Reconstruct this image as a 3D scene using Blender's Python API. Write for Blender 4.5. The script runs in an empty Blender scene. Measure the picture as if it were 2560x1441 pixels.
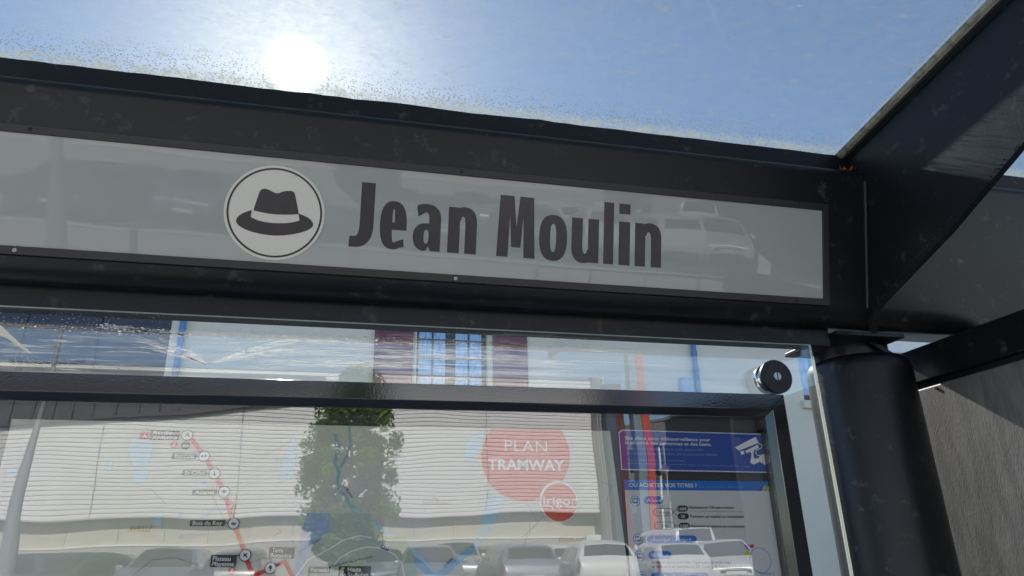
import bpy, bmesh, math, random
from mathutils import Vector, Matrix
from mathutils import noise as mnoise
random.seed(7)
PI = math.pi
SC = bpy.context.scene
COL = SC.collection
H = 1.6                                            # eye height above the platform

# ------------------------------------------------------------------ camera
F = 1752.0
RX = Vector((0.97341826, -0.06046037, -0.22091047))
RY = Vector((-0.22788774, -0.35208195, -0.90780255))
RZ = Vector((-0.02289251, 0.93401437, -0.35650118))
R3 = Matrix((RX, RY, RZ))
cd = bpy.data.cameras.new('camera'); cam = bpy.data.objects.new('camera', cd); COL.objects.link(cam)
cam.matrix_world = Matrix.Translation((0, 0, H)) @ R3.to_4x4()
cd.sensor_width = 36; cd.lens = F / 2560 * 36
cd.clip_start = 0.05; cd.clip_end = 3000
SC.camera = cam

# ------------------------------------------------------------------ sky, sun, exposure
SUN = Vector((-0.0898, 0.7940, 0.6013)).normalized()
el = math.asin(SUN.z); az = math.atan2(SUN.x, SUN.y)
w = bpy.data.worlds.new('World'); SC.world = w; w.use_nodes = True
nt = w.node_tree; nt.nodes.clear()
sky = nt.nodes.new('ShaderNodeTexSky'); sky.sky_type = 'NISHITA'; sky.sun_disc = False
sky.sun_elevation = el; sky.sun_rotation = az
sky.air_density = 1.0; sky.dust_density = 0.3; sky.ozone_density = 3.0
bg = nt.nodes.new('ShaderNodeBackground'); bg.inputs['Strength'].default_value = 0.13
wo = nt.nodes.new('ShaderNodeOutputWorld')
nt.links.new(sky.outputs[0], bg.inputs[0]); nt.links.new(bg.outputs[0], wo.inputs[0])
sl = bpy.data.lights.new('sun', 'SUN'); sl.energy = 5.0; sl.angle = math.radians(0.5); sl.color = (1.0, 0.95, 0.87)
so = bpy.data.objects.new('sun', sl); COL.objects.link(so)
so.rotation_euler = SUN.to_track_quat('Z', 'Y').to_euler(); so.location = (0, 0, 30)
SC.view_settings.view_transform = 'Standard'; SC.view_settings.look = 'None'
SC.view_settings.exposure = 0.9; SC.view_settings.gamma = 1
SC.view_settings.use_curve_mapping = False

# ------------------------------------------------------------------ real places from the survey of the photograph
def ray(px, py):
    return R3 @ Vector((px - 1280, -(py - 720.5), -F)).normalized()
def onY(px, py, y):                                # point of a plane y = const
    r = ray(px, py); p = r * (y / r.y); return Vector((p.x, y, p.z + H))
TT = math.atan(0.265)
SU = Vector((0, -math.sin(TT), math.cos(TT))); SN = Vector((0, -math.cos(TT), -math.sin(TT)))
SO = Vector((0, 1.179, 0.776 + H))                 # the leaning front face of the header
def hp(x, v, n=0.0): return SO + Vector((x, 0, 0)) + SU * v + SN * n
def onS(px, py):
    r = ray(px, py); P0 = SO - Vector((0, 0, H)); s = P0.dot(SN) / r.dot(SN); q = r * s
    return q.x, (q - P0).dot(SU)
MIR = 2.46
def V(a, b, d): return Vector((a * d, MIR - d, H + b * d))   # a place behind the camera

# ------------------------------------------------------------------ materials
MATS = {}
def nodes(name):
    m = bpy.data.materials.new(name); m.use_nodes = True
    t = m.node_tree; t.nodes.clear()
    o = t.nodes.new('ShaderNodeOutputMaterial'); return m, t, o
def N(t, kind, **kw):
    n = t.nodes.new(kind)
    for k, v in kw.items():
        if hasattr(n, k): setattr(n, k, v)
        else: n.inputs[k].default_value = v
    return n
def L(t, a, b): t.links.new(a, b)
def c4(c): return (c[0], c[1], c[2], 1)
def ramp(t, src, a, b, ca=(0, 0, 0), cb=(1, 1, 1)):
    r = t.nodes.new('ShaderNodeValToRGB'); e = r.color_ramp.elements
    e[0].position = a; e[1].position = b; e[0].color = c4(ca); e[1].color = c4(cb)
    L(t, src, r.inputs[0]); return r.outputs[0]
def mapping(t, sc=(1, 1, 1), rot=(0, 0, 0)):
    tc = t.nodes.new('ShaderNodeTexCoord'); mp = t.nodes.new('ShaderNodeMapping')
    mp.inputs['Scale'].default_value = sc; mp.inputs['Rotation'].default_value = rot
    L(t, tc.outputs['Object'], mp.inputs[0]); return mp.outputs[0]
def noise(t, vec, scale, detail=4, rough=0.55, dist=0.0):
    n = N(t, 'ShaderNodeTexNoise'); n.inputs['Scale'].default_value = scale; n.inputs['Detail'].default_value = detail
    n.inputs['Roughness'].default_value = rough; n.inputs['Distortion'].default_value = dist
    L(t, vec, n.inputs['Vector']); return n.outputs['Fac']
def mat(name, col, rough=0.6, metal=0.0, var=0.12, vs=6.0, bump=0.0, bs=60.0, spec=0.5, stretch=(1, 1, 1), dirt=None, coat=0.0):
    if name in MATS: return MATS[name]
    m, t, o = nodes(name)
    p = N(t, 'ShaderNodeBsdfPrincipled'); p.inputs['Roughness'].default_value = rough
    p.inputs['Metallic'].default_value = metal; p.inputs['Specular IOR Level'].default_value = spec
    p.inputs['Coat Weight'].default_value = coat; p.inputs['Coat Roughness'].default_value = 0.22
    vec = mapping(t, stretch)
    f = noise(t, vec, vs)
    mix = N(t, 'ShaderNodeMix', data_type='RGBA')
    mix.inputs[6].default_value = c4([c * (1 - var) for c in col]); mix.inputs[7].default_value = c4([min(1, c * (1 + var)) for c in col])
    L(t, f, mix.inputs[0]); out = mix.outputs[2]
    if dirt:
        f2 = noise(t, vec, dirt[1], 8, 0.65)
        mk = ramp(t, f2, dirt[2], dirt[3])
        m2 = N(t, 'ShaderNodeMix', data_type='RGBA'); m2.inputs[7].default_value = c4(dirt[0])
        L(t, mk, m2.inputs[0]); L(t, out, m2.inputs[6]); out = m2.outputs[2]
    L(t, out, p.inputs['Base Color'])
    if bump:
        b = N(t, 'ShaderNodeBump'); b.inputs['Strength'].default_value = bump; b.inputs['Distance'].default_value = 0.002
        L(t, noise(t, vec, bs, 3), b.inputs['Height']); L(t, b.outputs[0], p.inputs['Normal'])
    L(t, p.outputs[0], o.inputs[0]); MATS[name] = m; return m

def glass(name, refl=0.1, tint=(1, 1, 1), warp=0.0, wscale=3.0, haze=0.0):
    """a clear pane: what is behind shows through, each face mirrors a share of what is in front"""
    if name in MATS: return MATS[name]
    m, t, o = nodes(name)
    tr = N(t, 'ShaderNodeBsdfTransparent'); tr.inputs[0].default_value = c4(tint)
    gl = N(t, 'ShaderNodeBsdfGlossy'); gl.inputs['Roughness'].default_value = 0.0; gl.inputs[0].default_value = (1, 1, 1, 1)
    lw = N(t, 'ShaderNodeLayerWeight'); lw.inputs[0].default_value = 0.5
    pw = N(t, 'ShaderNodeMath', operation='POWER'); pw.inputs[1].default_value = 5; L(t, lw.outputs['Facing'], pw.inputs[0])
    ma = N(t, 'ShaderNodeMath', operation='MULTIPLY_ADD'); ma.inputs[1].default_value = 0.6; ma.inputs[2].default_value = refl
    L(t, pw.outputs[0], ma.inputs[0])
    mx = N(t, 'ShaderNodeMixShader'); L(t, ma.outputs[0], mx.inputs[0]); L(t, tr.outputs[0], mx.inputs[1]); L(t, gl.outputs[0], mx.inputs[2])
    if warp:
        b = N(t, 'ShaderNodeBump'); b.inputs['Strength'].default_value = 1.0; b.inputs['Distance'].default_value = warp
        L(t, noise(t, mapping(t), wscale, 1, 0.4), b.inputs['Height']); L(t, b.outputs[0], gl.inputs['Normal'])
    L(t, mx.outputs[0], o.inputs[0]); MATS[name] = m; return m

def film(name):
    """roof pane with dried dirt: forward scattering round the sun, algae, specks"""
    m, t, o = nodes(name)
    vec = mapping(t)
    geo = N(t, 'ShaderNodeNewGeometry')
    tr = N(t, 'ShaderNodeBsdfTransparent'); tr.inputs[0].default_value = (0.96, 0.95, 0.94, 1)
    r1 = N(t, 'ShaderNodeBsdfRefraction'); r1.inputs['Roughness'].default_value = 0.21; r1.inputs[0].default_value = (1.0, 0.97, 0.90, 1); r1.inputs['IOR'].default_value = 1.35
    r2 = N(t, 'ShaderNodeBsdfRefraction'); r2.inputs['Roughness'].default_value = 0.58; r2.inputs['IOR'].default_value = 1.45
    r2.inputs[0].default_value = (1.0, 0.82, 0.50, 1)
    for r in (r1, r2): L(t, geo.outputs['Incoming'], r.inputs['Normal'])
    tl = N(t, 'ShaderNodeBsdfTranslucent'); tl.inputs[0].default_value = (0.66, 0.57, 0.38, 1)
    # scattering share: a light veil, stronger in clouds of dust and specks
    cloud = noise(t, mapping(t, (1, 1.5, 1), (0, 0, .5)), 30, 12, 0.84, .3)
    fine = noise(t, vec, 90, 4, 0.7)
    cm = ramp(t, cloud, 0.36, 0.76)
    fm = ramp(t, fine, 0.30, 0.72, (.45, .45, .45), (1, 1, 1))
    mu = N(t, 'ShaderNodeMath', operation='MULTIPLY'); L(t, cm, mu.inputs[0]); L(t, fm, mu.inputs[1])
    veil = N(t, 'ShaderNodeMath', operation='MULTIPLY_ADD'); veil.inputs[1].default_value = 0.22; veil.inputs[2].default_value = 0.100
    L(t, mu.outputs[0], veil.inputs[0])
    s1 = N(t, 'ShaderNodeMixShader'); s1.inputs[0].default_value = 0.31; L(t, r1.outputs[0], s1.inputs[1]); L(t, r2.outputs[0], s1.inputs[2])
    s2 = N(t, 'ShaderNodeMixShader'); s2.inputs[0].default_value = 0.85; L(t, s1.outputs[0], s2.inputs[1]); L(t, tl.outputs[0], s2.inputs[2])
    m1 = N(t, 'ShaderNodeMixShader'); L(t, veil.outputs[0], m1.inputs[0]); L(t, tr.outputs[0], m1.inputs[1]); L(t, s2.outputs[0], m1.inputs[2])
    # tan crusts, sparse and drawn out
    tn = noise(t, mapping(t, (1.0, 2.4, 1), (0, 0, .7)), 17, 7, 0.78, .3); tm = ramp(t, tn, 0.57, 0.72, (0, 0, 0), (.6, .6, .6))
    tb = N(t, 'ShaderNodeBsdfTranslucent'); tb.inputs[0].default_value = (0.42, 0.36, 0.27, 1)
    mt = N(t, 'ShaderNodeMixShader'); L(t, tm, mt.inputs[0]); L(t, m1.outputs[0], mt.inputs[1]); L(t, tb.outputs[0], mt.inputs[2]); m1 = mt
    # white droppings
    vo = N(t, 'ShaderNodeTexVoronoi'); vo.inputs['Scale'].default_value = 6; dv = N(t, 'ShaderNodeVectorMath', operation='ADD'); nn = N(t, 'ShaderNodeTexNoise'); nn.inputs['Scale'].default_value = 60; sc_v = N(t, 'ShaderNodeVectorMath', operation='SCALE'); sc_v.inputs['Scale'].default_value = .012; L(t, vec, nn.inputs['Vector']); L(t, nn.outputs['Color'], sc_v.inputs[0]); L(t, vec, dv.inputs[0]); L(t, sc_v.outputs[0], dv.inputs[1]); L(t, dv.outputs[0], vo.inputs['Vector'])
    wm = ramp(t, vo.outputs['Distance'], 0.012, 0.045, (0.35, 0.35, 0.35), (0, 0, 0))
    wt = N(t, 'ShaderNodeBsdfTranslucent'); wt.inputs[0].default_value = (0.9, 0.9, 0.9, 1)
    m2 = N(t, 'ShaderNodeMixShader'); L(t, wm, m2.inputs[0]); L(t, m1.outputs[0], m2.inputs[1]); L(t, wt.outputs[0], m2.inputs[2])
    # dark grit: everywhere a little, dense along the edge of the pane (y near the header)
    v2 = N(t, 'ShaderNodeTexVoronoi'); v2.inputs['Scale'].default_value = 190; L(t, vec, v2.inputs['Vector'])
    se = N(t, 'ShaderNodeSeparateXYZ'); L(t, vec, se.inputs[0])
    mr = N(t, 'ShaderNodeMapRange'); mr.inputs['From Min'].default_value = 1.12; mr.inputs['From Max'].default_value = 1.225; L(t, se.outputs['Y'], mr.inputs['Value']); ed = mr.outputs[0]
    ex = N(t, 'ShaderNodeAttribute'); ex.attribute_name = 'edge'
    er = N(t, 'ShaderNodeMath', operation='MAXIMUM'); L(t, ed, er.inputs[0]); L(t, ex.outputs['Fac'], er.inputs[1])
    gn = noise(t, vec, 38, 8, 0.85)
    gsz = N(t, 'ShaderNodeMath', operation='MULTIPLY'); L(t, gn, gsz.inputs[0]); L(t, er.outputs[0], gsz.inputs[1])
    thr = N(t, 'ShaderNodeMath', operation='MULTIPLY_ADD'); thr.inputs[1].default_value = 0.72; thr.inputs[2].default_value = 0.06
    L(t, gsz.outputs[0], thr.inputs[0])
    lt = N(t, 'ShaderNodeMath', operation='LESS_THAN'); L(t, v2.outputs['Distance'], lt.inputs[0]); L(t, thr.outputs[0], lt.inputs[1])
    gm = N(t, 'ShaderNodeMath', operation='MULTIPLY'); gm.inputs[1].default_value = 0.55; L(t, lt.outputs[0], gm.inputs[0])
    gd = N(t, 'ShaderNodeBsdfTranslucent'); gd.inputs[0].default_value = (0.20, 0.17, 0.10, 1)
    m3 = N(t, 'ShaderNodeMixShader'); L(t, gm.outputs[0], m3.inputs[0]); L(t, m2.outputs[0], m3.inputs[1]); L(t, gd.outputs[0], m3.inputs[2])
    # yellow-green algae right at the seal
    al = ramp(t, er.outputs[0], 0.80, 1.0)
    an = ramp(t, gn, 0.40, 0.62, (.1, .1, .1), (.8, .8, .8))
    am = N(t, 'ShaderNodeMath', operation='MULTIPLY'); L(t, al, am.inputs[0]); L(t, an, am.inputs[1])
    ab = N(t, 'ShaderNodeBsdfTranslucent'); ab.inputs[0].default_value = (0.50, 0.46, 0.35, 1)
    m4 = N(t, 'ShaderNodeMixShader'); L(t, am.outputs[0], m4.inputs[0]); L(t, m3.outputs[0], m4.inputs[1]); L(t, ab.outputs[0], m4.inputs[2])
    L(t, m4.outputs[0], o.inputs[0]); MATS[name] = m; return m

def smear(name):
    """wiped dirt on the upright pane"""
    m, t, o = nodes(name)
    tr = N(t, 'ShaderNodeBsdfTransparent')
    tl = N(t, 'ShaderNodeBsdfTranslucent'); tl.inputs[0].default_value = (0.88, 0.80, 0.68, 1)
    df = N(t, 'ShaderNodeBsdfDiffuse'); df.inputs[0].default_value = (0.82, 0.74, 0.62, 1)
    sc = N(t, 'ShaderNodeMixShader'); sc.inputs[0].default_value = 0.5; L(t, tl.outputs[0], sc.inputs[1]); L(t, df.outputs[0], sc.inputs[2])
    vec = mapping(t, (1.1, 1, 34), (0, .03, 0))
    wv = N(t, 'ShaderNodeMapping'); wv.inputs['Rotation'].default_value = (0, 0.0, 0)
    L(t, vec, wv.inputs[0])
    a = noise(t, wv.outputs[0], 2.6, 10, 0.72, 0.9)
    A = ramp(t, a, 0.44, 0.60)
    b = noise(t, mapping(t, (1, 1, 3), (0, 0.25, 0)), 5, 3)
    Bm = ramp(t, b, 0.34, 0.60, (.25, .25, .25), (1, 1, 1))
    mu = N(t, 'ShaderNodeMath', operation='MULTIPLY'); L(t, A, mu.inputs[0]); L(t, Bm, mu.inputs[1])
    ed = N(t, 'ShaderNodeAttribute'); ed.attribute_name = 'band'
    m2 = N(t, 'ShaderNodeMath', operation='MULTIPLY_ADD'); m2.inputs[1].default_value = 0.24; m2.inputs[2].default_value = 0.03; L(t, mu.outputs[0], m2.inputs[0])
    # dried specks along the upper rim of the wiped zone
    sp = noise(t, mapping(t, (1, 1, 2.2)), 130, 4, 0.7); S = ramp(t, sp, 0.60, 0.66)
    e2 = N(t, 'ShaderNodeAttribute'); e2.attribute_name = 'rim'
    m3 = N(t, 'ShaderNodeMath', operation='MULTIPLY'); L(t, S, m3.inputs[0]); L(t, e2.outputs['Fac'], m3.inputs[1])
    m4 = N(t, 'ShaderNodeMath', operation='MULTIPLY'); L(t, m2.outputs[0], m4.inputs[0]); L(t, ed.outputs['Fac'], m4.inputs[1])
    ad = N(t, 'ShaderNodeMath', operation='ADD', use_clamp=True); L(t, m3.outputs[0], ad.inputs[0]); L(t, m4.outputs[0], ad.inputs[1])
    mx = N(t, 'ShaderNodeMixShader'); L(t, ad.outputs[0], mx.inputs[0]); L(t, tr.outputs[0], mx.inputs[1]); L(t, sc.outputs[0], mx.inputs[2])
    L(t, mx.outputs[0], o.inputs[0]); MATS[name] = m; return m

def hazepane(name, lo=0.02, hi=0.12):
    m, t, o = nodes(name)
    return m

BLACK = mat('anthracite_paint', (0.006, 0.007, 0.009), 0.38, var=0.25, vs=9, bump=0.08, bs=200, spec=0.40, dirt=((0.060, 0.058, 0.050), 30, 0.585, 0.72))
GLOSSBLACK = mat('glossy_black_paint', (0.011, 0.012, 0.015), 0.08, var=0.1, bump=0.04, bs=260, spec=0.9)
MATTBLACK = mat('matt_black_plastic', (0.012, 0.012, 0.014), 0.45)
DUSTY = mat('dusty_dark_panel', (0.125, 0.125, 0.118), 0.55, var=0.35, vs=4, bump=0.3, bs=60, stretch=(1, 6.5, 1.4), dirt=((0.25, 0.24, 0.215), 7, 0.42, 0.85))
STEEL = mat('screw_steel', (0.55, 0.53, 0.50), 0.3, 1.0, bump=0.1)
ROOF_GLASS = glass('roof_glass', 0.02, (0.640, 0.692, 0.720))
ROOF_FILM = film('dirty_roof_film')
SEAL = mat('weathered_grey_seal', (0.34, 0.33, 0.24), 0.8, var=0.4, vs=40, dirt=((0.05, 0.05, 0.03), 50, 0.5, 0.7))
ALGAE = mat('algae_on_seal', (0.42, 0.42, 0.20), 0.9, var=0.5, vs=60)
CLEAR = glass('upright_clear_glass', 0.066, (0.96, 0.975, 0.955))
CASE_GLASS = glass('display_case_glass', 0.086, (0.98, 0.975, 0.96), warp=0.0006, wscale=5)
SMEAR = smear('wiped_dirt')
def edge_mat():
    m, t, o = nodes('glass_edge')
    tl = N(t, 'ShaderNodeBsdfTranslucent'); tl.inputs[0].default_value = (0.80, 0.88, 0.82, 1)
    df = N(t, 'ShaderNodeBsdfDiffuse'); df.inputs[0].default_value = (0.80, 0.86, 0.80, 1)
    mx = N(t, 'ShaderNodeMixShader'); L(t, tl.outputs[0], mx.inputs[1]); L(t, df.outputs[0], mx.inputs[2]); L(t, mx.outputs[0], o.inputs[0]); return m
EDGE = edge_mat()
def milk():
    m, t, o = nodes('milky_sign_panel')
    p = N(t, 'ShaderNodeBsdfPrincipled'); p.inputs['Base Color'].default_value = (0.405, 0.415, 0.395, 1); p.inputs['Roughness'].default_value = 0.6
    p.inputs['Specular IOR Level'].default_value = 0.0
    gl = N(t, 'ShaderNodeBsdfGlossy'); gl.inputs['Roughness'].default_value = 0.0
    b = N(t, 'ShaderNodeBump'); b.inputs['Distance'].default_value = 0.0006
    L(t, noise(t, mapping(t), 4, 1), b.inputs['Height']); L(t, b.outputs[0], gl.inputs['Normal'])
    mx = N(t, 'ShaderNodeMixShader'); mx.inputs[0].default_value = 0.036
    L(t, p.outputs[0], mx.inputs[1]); L(t, gl.outputs[0], mx.inputs[2]); L(t, mx.outputs[0], o.inputs[0]); return m
MILK = milk()
VINYL_DARK = mat('dark_vinyl', (0.026, 0.020, 0.030), 0.22, var=0.12, vs=30, bump=0.10, bs=200)
VINYL_WHITE = mat('white_vinyl', (0.74, 0.70, 0.63), 0.35, var=0.04, bump=0.1, bs=200)
def ink(name, c): return mat('ink_' + name, c, 0.7, var=0.03, spec=0.2)

# ------------------------------------------------------------------ building helpers
def tag(o, label=None, cat=None, group=None, kind=None):
    if label: o['label'] = label
    if cat: o['category'] = cat
    if group: o['group'] = group
    if kind: o['kind'] = kind
    return o
def thing(name, loc, label, cat, group=None):
    o = bpy.data.objects.new(name, None); COL.objects.link(o); o.location = loc; o.empty_display_size = 0.1
    return tag(o, label, cat, group)
def link(name, me, parent=None, local=False):
    o = bpy.data.objects.new(name, me); COL.objects.link(o)
    if parent:
        o.parent = parent
        if not local:
            base = parent
            off = Vector((0, 0, 0)); q = parent
            # parents are never rotated for world-space parts
            root = parent
            while root.parent: root = root.parent
            if root.type == 'EMPTY' and parent == root: o.matrix_parent_inverse = Matrix.Translation(-Vector(root.location))
            else: o.matrix_parent_inverse = Matrix.Identity(4)
    return o
class MB:
    def __init__(s): s.v = []; s.f = []; s.mi = []; s.sm = []
    def add(s, vs, fs, mi=0, sm=False):
        b = len(s.v); s.v += [Vector(v) for v in vs]
        for f in fs: s.f.append([b + i for i in f]); s.mi.append(mi); s.sm.append(sm)
        return s
    def box(s, a, b, mi=0):
        x0, x1 = sorted((a[0], b[0])); y0, y1 = sorted((a[1], b[1])); z0, z1 = sorted((a[2], b[2]))
        return s.add([(x0, y0, z0), (x1, y0, z0), (x1, y1, z0), (x0, y1, z0), (x0, y0, z1), (x1, y0, z1), (x1, y1, z1), (x0, y1, z1)],
                     [(0, 3, 2, 1), (4, 5, 6, 7), (0, 1, 5, 4), (1, 2, 6, 5), (2, 3, 7, 6), (3, 0, 4, 7)], mi)
    def hexa(s, p, mi=0):                          # 4 bottom + 4 top points
        return s.add(p, [(0, 3, 2, 1), (4, 5, 6, 7), (0, 1, 5, 4), (1, 2, 6, 5), (2, 3, 7, 6), (3, 0, 4, 7)], mi)
    def prism(s, poly, off, mi=0, sm=False):       # polygon (3-D points) swept along off
        n = len(poly); off = Vector(off); a = [Vector(p) for p in poly]
        return s.add(a + [p + off for p in a], [tuple(range(n - 1, -1, -1)), tuple(range(n, 2 * n))] + [(i, (i + 1) % n, n + (i + 1) % n, n + i) for i in range(n)], mi, sm)
    def tube(s, pts, rad, k=10, mi=0):
        n = len(pts); rings = []
        if not isinstance(rad, (list, tuple)): rad = [rad] * n
        for i, p in enumerate(pts):
            p = Vector(p); d = (Vector(pts[min(i + 1, n - 1)]) - Vector(pts[max(i - 1, 0)])).normalized()
            a = d.orthogonal().normalized() if abs(d.z) < 0.99 else Vector((1, 0, 0)); b = d.cross(a).normalized(); a = b.cross(d)
            rings += [p + (a * math.cos(2 * PI * j / k) + b * math.sin(2 * PI * j / k)) * rad[i] for j in range(k)]
        fs = [(i * k + j, i * k + (j + 1) % k, (i + 1) * k + (j + 1) % k, (i + 1) * k + j) for i in range(n - 1) for j in range(k)]
        s.add(rings, fs, mi, True)
        s.add(rings[:k], [tuple(range(k - 1, -1, -1))], mi); s.add(rings[-k:], [tuple(range(k))], mi)
        return s
    def lathe(s, c, ax, prof, k=28, mi=0):         # prof: (distance along axis, radius)
        ax = Vector(ax).normalized(); a = ax.orthogonal().normalized(); b = ax.cross(a); c = Vector(c); n = len(prof)
        vs = [c + ax * d + (a * math.cos(2 * PI * j / k) + b * math.sin(2 * PI * j / k)) * r for d, r in prof for j in range(k)]
        fs = [(i * k + j, i * k + (j + 1) % k, (i + 1) * k + (j + 1) % k, (i + 1) * k + j) for i in range(n - 1) for j in range(k)]
        s.add(vs, fs, mi, True); s.add(vs[:k], [tuple(range(k - 1, -1, -1))], mi); s.add(vs[-k:], [tuple(range(k))], mi); return s
    def build(s, name, mats, parent=None, local=False, fix=True, bevel=0.0, seg=2):
        me = bpy.data.meshes.new(name); off = Vector((0, 0, 0))
        me.from_pydata([tuple(v) for v in s.v], [], s.f)
        if not isinstance(mats, (list, tuple)): mats = [mats]
        for m in mats: me.materials.append(m)
        for p, mi, sm in zip(me.polygons, s.mi, s.sm): p.material_index = mi; p.use_smooth = sm
        if fix or bevel:
            bm = bmesh.new(); bm.from_mesh(me)
            if fix: bmesh.ops.recalc_face_normals(bm, faces=bm.faces)
            if bevel:
                es = [e for e in bm.edges if len(e.link_faces) == 2 and e.calc_face_angle(0) > 0.5]
                bmesh.ops.bevel(bm, geom=es, offset=bevel, segments=seg, affect='EDGES', profile=0.5, clamp_overlap=True)
            bm.to_mesh(me); bm.free()
        return link(name, me, parent, local)
def box(name, a, b, m, parent=None, **k): return MB().box(a, b).build(name, m, parent, **k)
def structure(o): o['kind'] = 'structure'; return o

# ------------------------------------------------------------------ text as flat lettering
def text_mesh(s, bold=0.0, res=3, space=1.0, shear=0.0):
    cu = bpy.data.curves.new('lettering', 'FONT'); cu.body = s; cu.offset = bold; cu.resolution_u = res
    cu.space_character = space; cu.shear = shear
    o = bpy.data.objects.new('t', cu); COL.objects.link(o)
    dg = bpy.context.evaluated_depsgraph_get(); me = bpy.data.meshes.new_from_object(o.evaluated_get(dg))
    bpy.data.objects.remove(o); bpy.data.curves.remove(cu); return me
REFH = None
def place_text(s, P0, P1, cap, nrm, up, m, name, parent, bold=0.0, thick=0.0, shear=0.0, res=3, capref='H'):
    """lettering whose ink runs from P0 to P1 on its base line, capitals 'cap' metres high"""
    me = text_mesh(s, bold, res, shear=shear); me0 = text_mesh(capref, bold, 2)
    ch = max(v.co.y for v in me0.vertices); bpy.data.meshes.remove(me0)
    x0 = min(v.co.x for v in me.vertices); x1 = max(v.co.x for v in me.vertices)
    P0 = Vector(P0); P1 = Vector(P1); ux = (P1 - P0); W = ux.length; ux.normalize(); uy = nrm.cross(ux).normalized()
    if uy.dot(up) < 0: uy = -uy
    for v in me.vertices:
        a = (v.co.x - x0) / (x1 - x0) * W; b = v.co.y / ch * cap
        v.co = P0 + ux * a + uy * b
    me.materials.clear(); me.materials.append(m); me.name = name
    return link(name, me, parent)

# ================================================================== THE SETTING UNDERFOOT
PAVE = mat('platform_concrete', (0.42, 0.40, 0.37), 0.85, var=0.2, vs=3, dirt=((0.22, 0.21, 0.20), 2, 0.5, 0.8))
ASPH = mat('asphalt', (0.10, 0.10, 0.10), 0.9, var=0.25, vs=8)
LOT = mat('car_park_surface', (0.16, 0.16, 0.155), 0.9, var=0.25, vs=2)
TRACK = mat('tram_track_concrete', (0.36, 0.35, 0.33), 0.85, var=0.2, vs=2)
GRASSB = mat('lawn_soil', (0.07, 0.11, 0.03), 0.95, var=0.3, vs=5)
structure(box('ground', (-400, -400, -0.6), (400, 400, -0.15), ASPH))
structure(box('platform', (-30, -2.6, -0.14), (30, 5.0, 0.0), PAVE))
structure(box('tramway', (-60, -10.5, -0.146), (60, -2.61, -0.08), TRACK))
structure(box('street', (-60, 5.01, -0.146), (60, 9.6, -0.10), ASPH))
MR = mat('rail_steel', (0.25, 0.22, 0.2), 0.4, 0.9)
for y, w_ in ((-4.0, 'nearest to the near platform'), (-5.43, 'second out from the near platform'), (-7.2, 'third out from the near platform'), (-8.63, 'farthest from the near platform')):
    tag(box('tram_rail', (-60, y - .035, -0.076), (60, y + .035, -0.068), MR), 'long steel tram rail in pale concrete, ' + w_, 'rail', 'tram rails in the track bed')

# ================================================================== SHELTER
shelter = thing('tram_shelter', (0, 1.4, 0), 'black steel tram stop shelter with dirty glass roof, leaning header beam and round post', 'shelter')
sT, cT = math.sin(TT), math.cos(TT)
def pv(v, n): return (1.179 - v * sT - n * cT, H + 0.776 + v * cT - n * sT)
prof = [pv(-0.285 - 0.05 * math.sin(a), -0.05 + 0.05 * math.cos(a)) for a in [i * PI / 2 / 8 for i in range(9)]]
def prof_to(nb): return prof + [pv(-0.335, nb), pv(0.027, nb)] + lip
lip = [pv(0.007 + 0.020 * math.sin(a), -0.020 + 0.020 * math.cos(a)) for a in [PI / 2 - i * PI / 2 / 6 for i in range(7)]]
for hx0, hx1, nb_ in ((-2.6, 1.1272, -.12), (1.1274, 2.8, -.36)):  # unseen back depths shaped: short lets sun onto glass, deep shades side panel
    hb = MB(); hb.prism([(hx0, y, z) for y, z in prof_to(nb_)], (hx1 - hx0, 0, 0))
    ho = hb.build('header_beam', BLACK, shelter)
    for p in ho.data.polygons: p.use_smooth = abs(p.normal.x) < 0.5
    ho.data.set_sharp_from_angle(angle=math.radians(25))
# fascia with an uneven sealant edge
f = MB()
xs = [-2.6 + i * 0.03 for i in range(int(3.71 / 0.03))] + [1.115]
def rough_strip(xs, y0, y1, z0, z1, amp, seed):
    m = MB(); vs = []
    for x in xs:
        d = amp * (mnoise.noise(Vector((x * 7, seed, 0))) + 0.5 * mnoise.noise(Vector((x * 31, seed, 3))))
        vs += [(x, y0, z0), (x, y0, z1 + d), (x, y1, z1 + d), (x, y1, z0)]
    n = len(xs); fs = [(4 * i + j, 4 * i + (j + 1) % 4, 4 * i + 4 + (j + 1) % 4, 4 * i + 4 + j) for i in range(n - 1) for j in range(4)]
    m.add(vs, fs + [(0, 1, 2, 3), (4 * n - 1, 4 * n - 2, 4 * n - 3, 4 * n - 4)]); return m
rough_strip(xs, 1.222, 1.250, H + 0.79, H + 0.8685, 0.0035, 1).build('fascia', BLACK, shelter)
xr = [1.14 + i * 0.03 for i in range(50)]
rough_strip(xr, 1.222, 1.250, H + 0.79, H + 0.8685, 0.0035, 2).build('fascia', BLACK, shelter)
DUST = mat('dusty_sealant', (0.13, 0.12, 0.10), 0.9, var=0.6, vs=30, bump=1.0, bs=80)
bead = MB(); bead.tube([(x, 1.206 + 0.004 * mnoise.noise(Vector((x * 9, 0, 0))), H + 0.8035 + 0.0045 * mnoise.noise(Vector((x * 5, 4, 0)))) for x in xs], [0.0035 + 0.0035 * abs(mnoise.noise(Vector((x * 13, 7, 0)))) for x in xs], 6)
bead.build('sealant_bead', DUST, shelter)
bead = MB(); bead.tube([(x, 1.206, H + 0.805 + 0.003 * mnoise.noise(Vector((x * 5, 4, 0)))) for x in xr], 0.006, 6); bead.build('sealant_bead', DUST, shelter)
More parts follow.
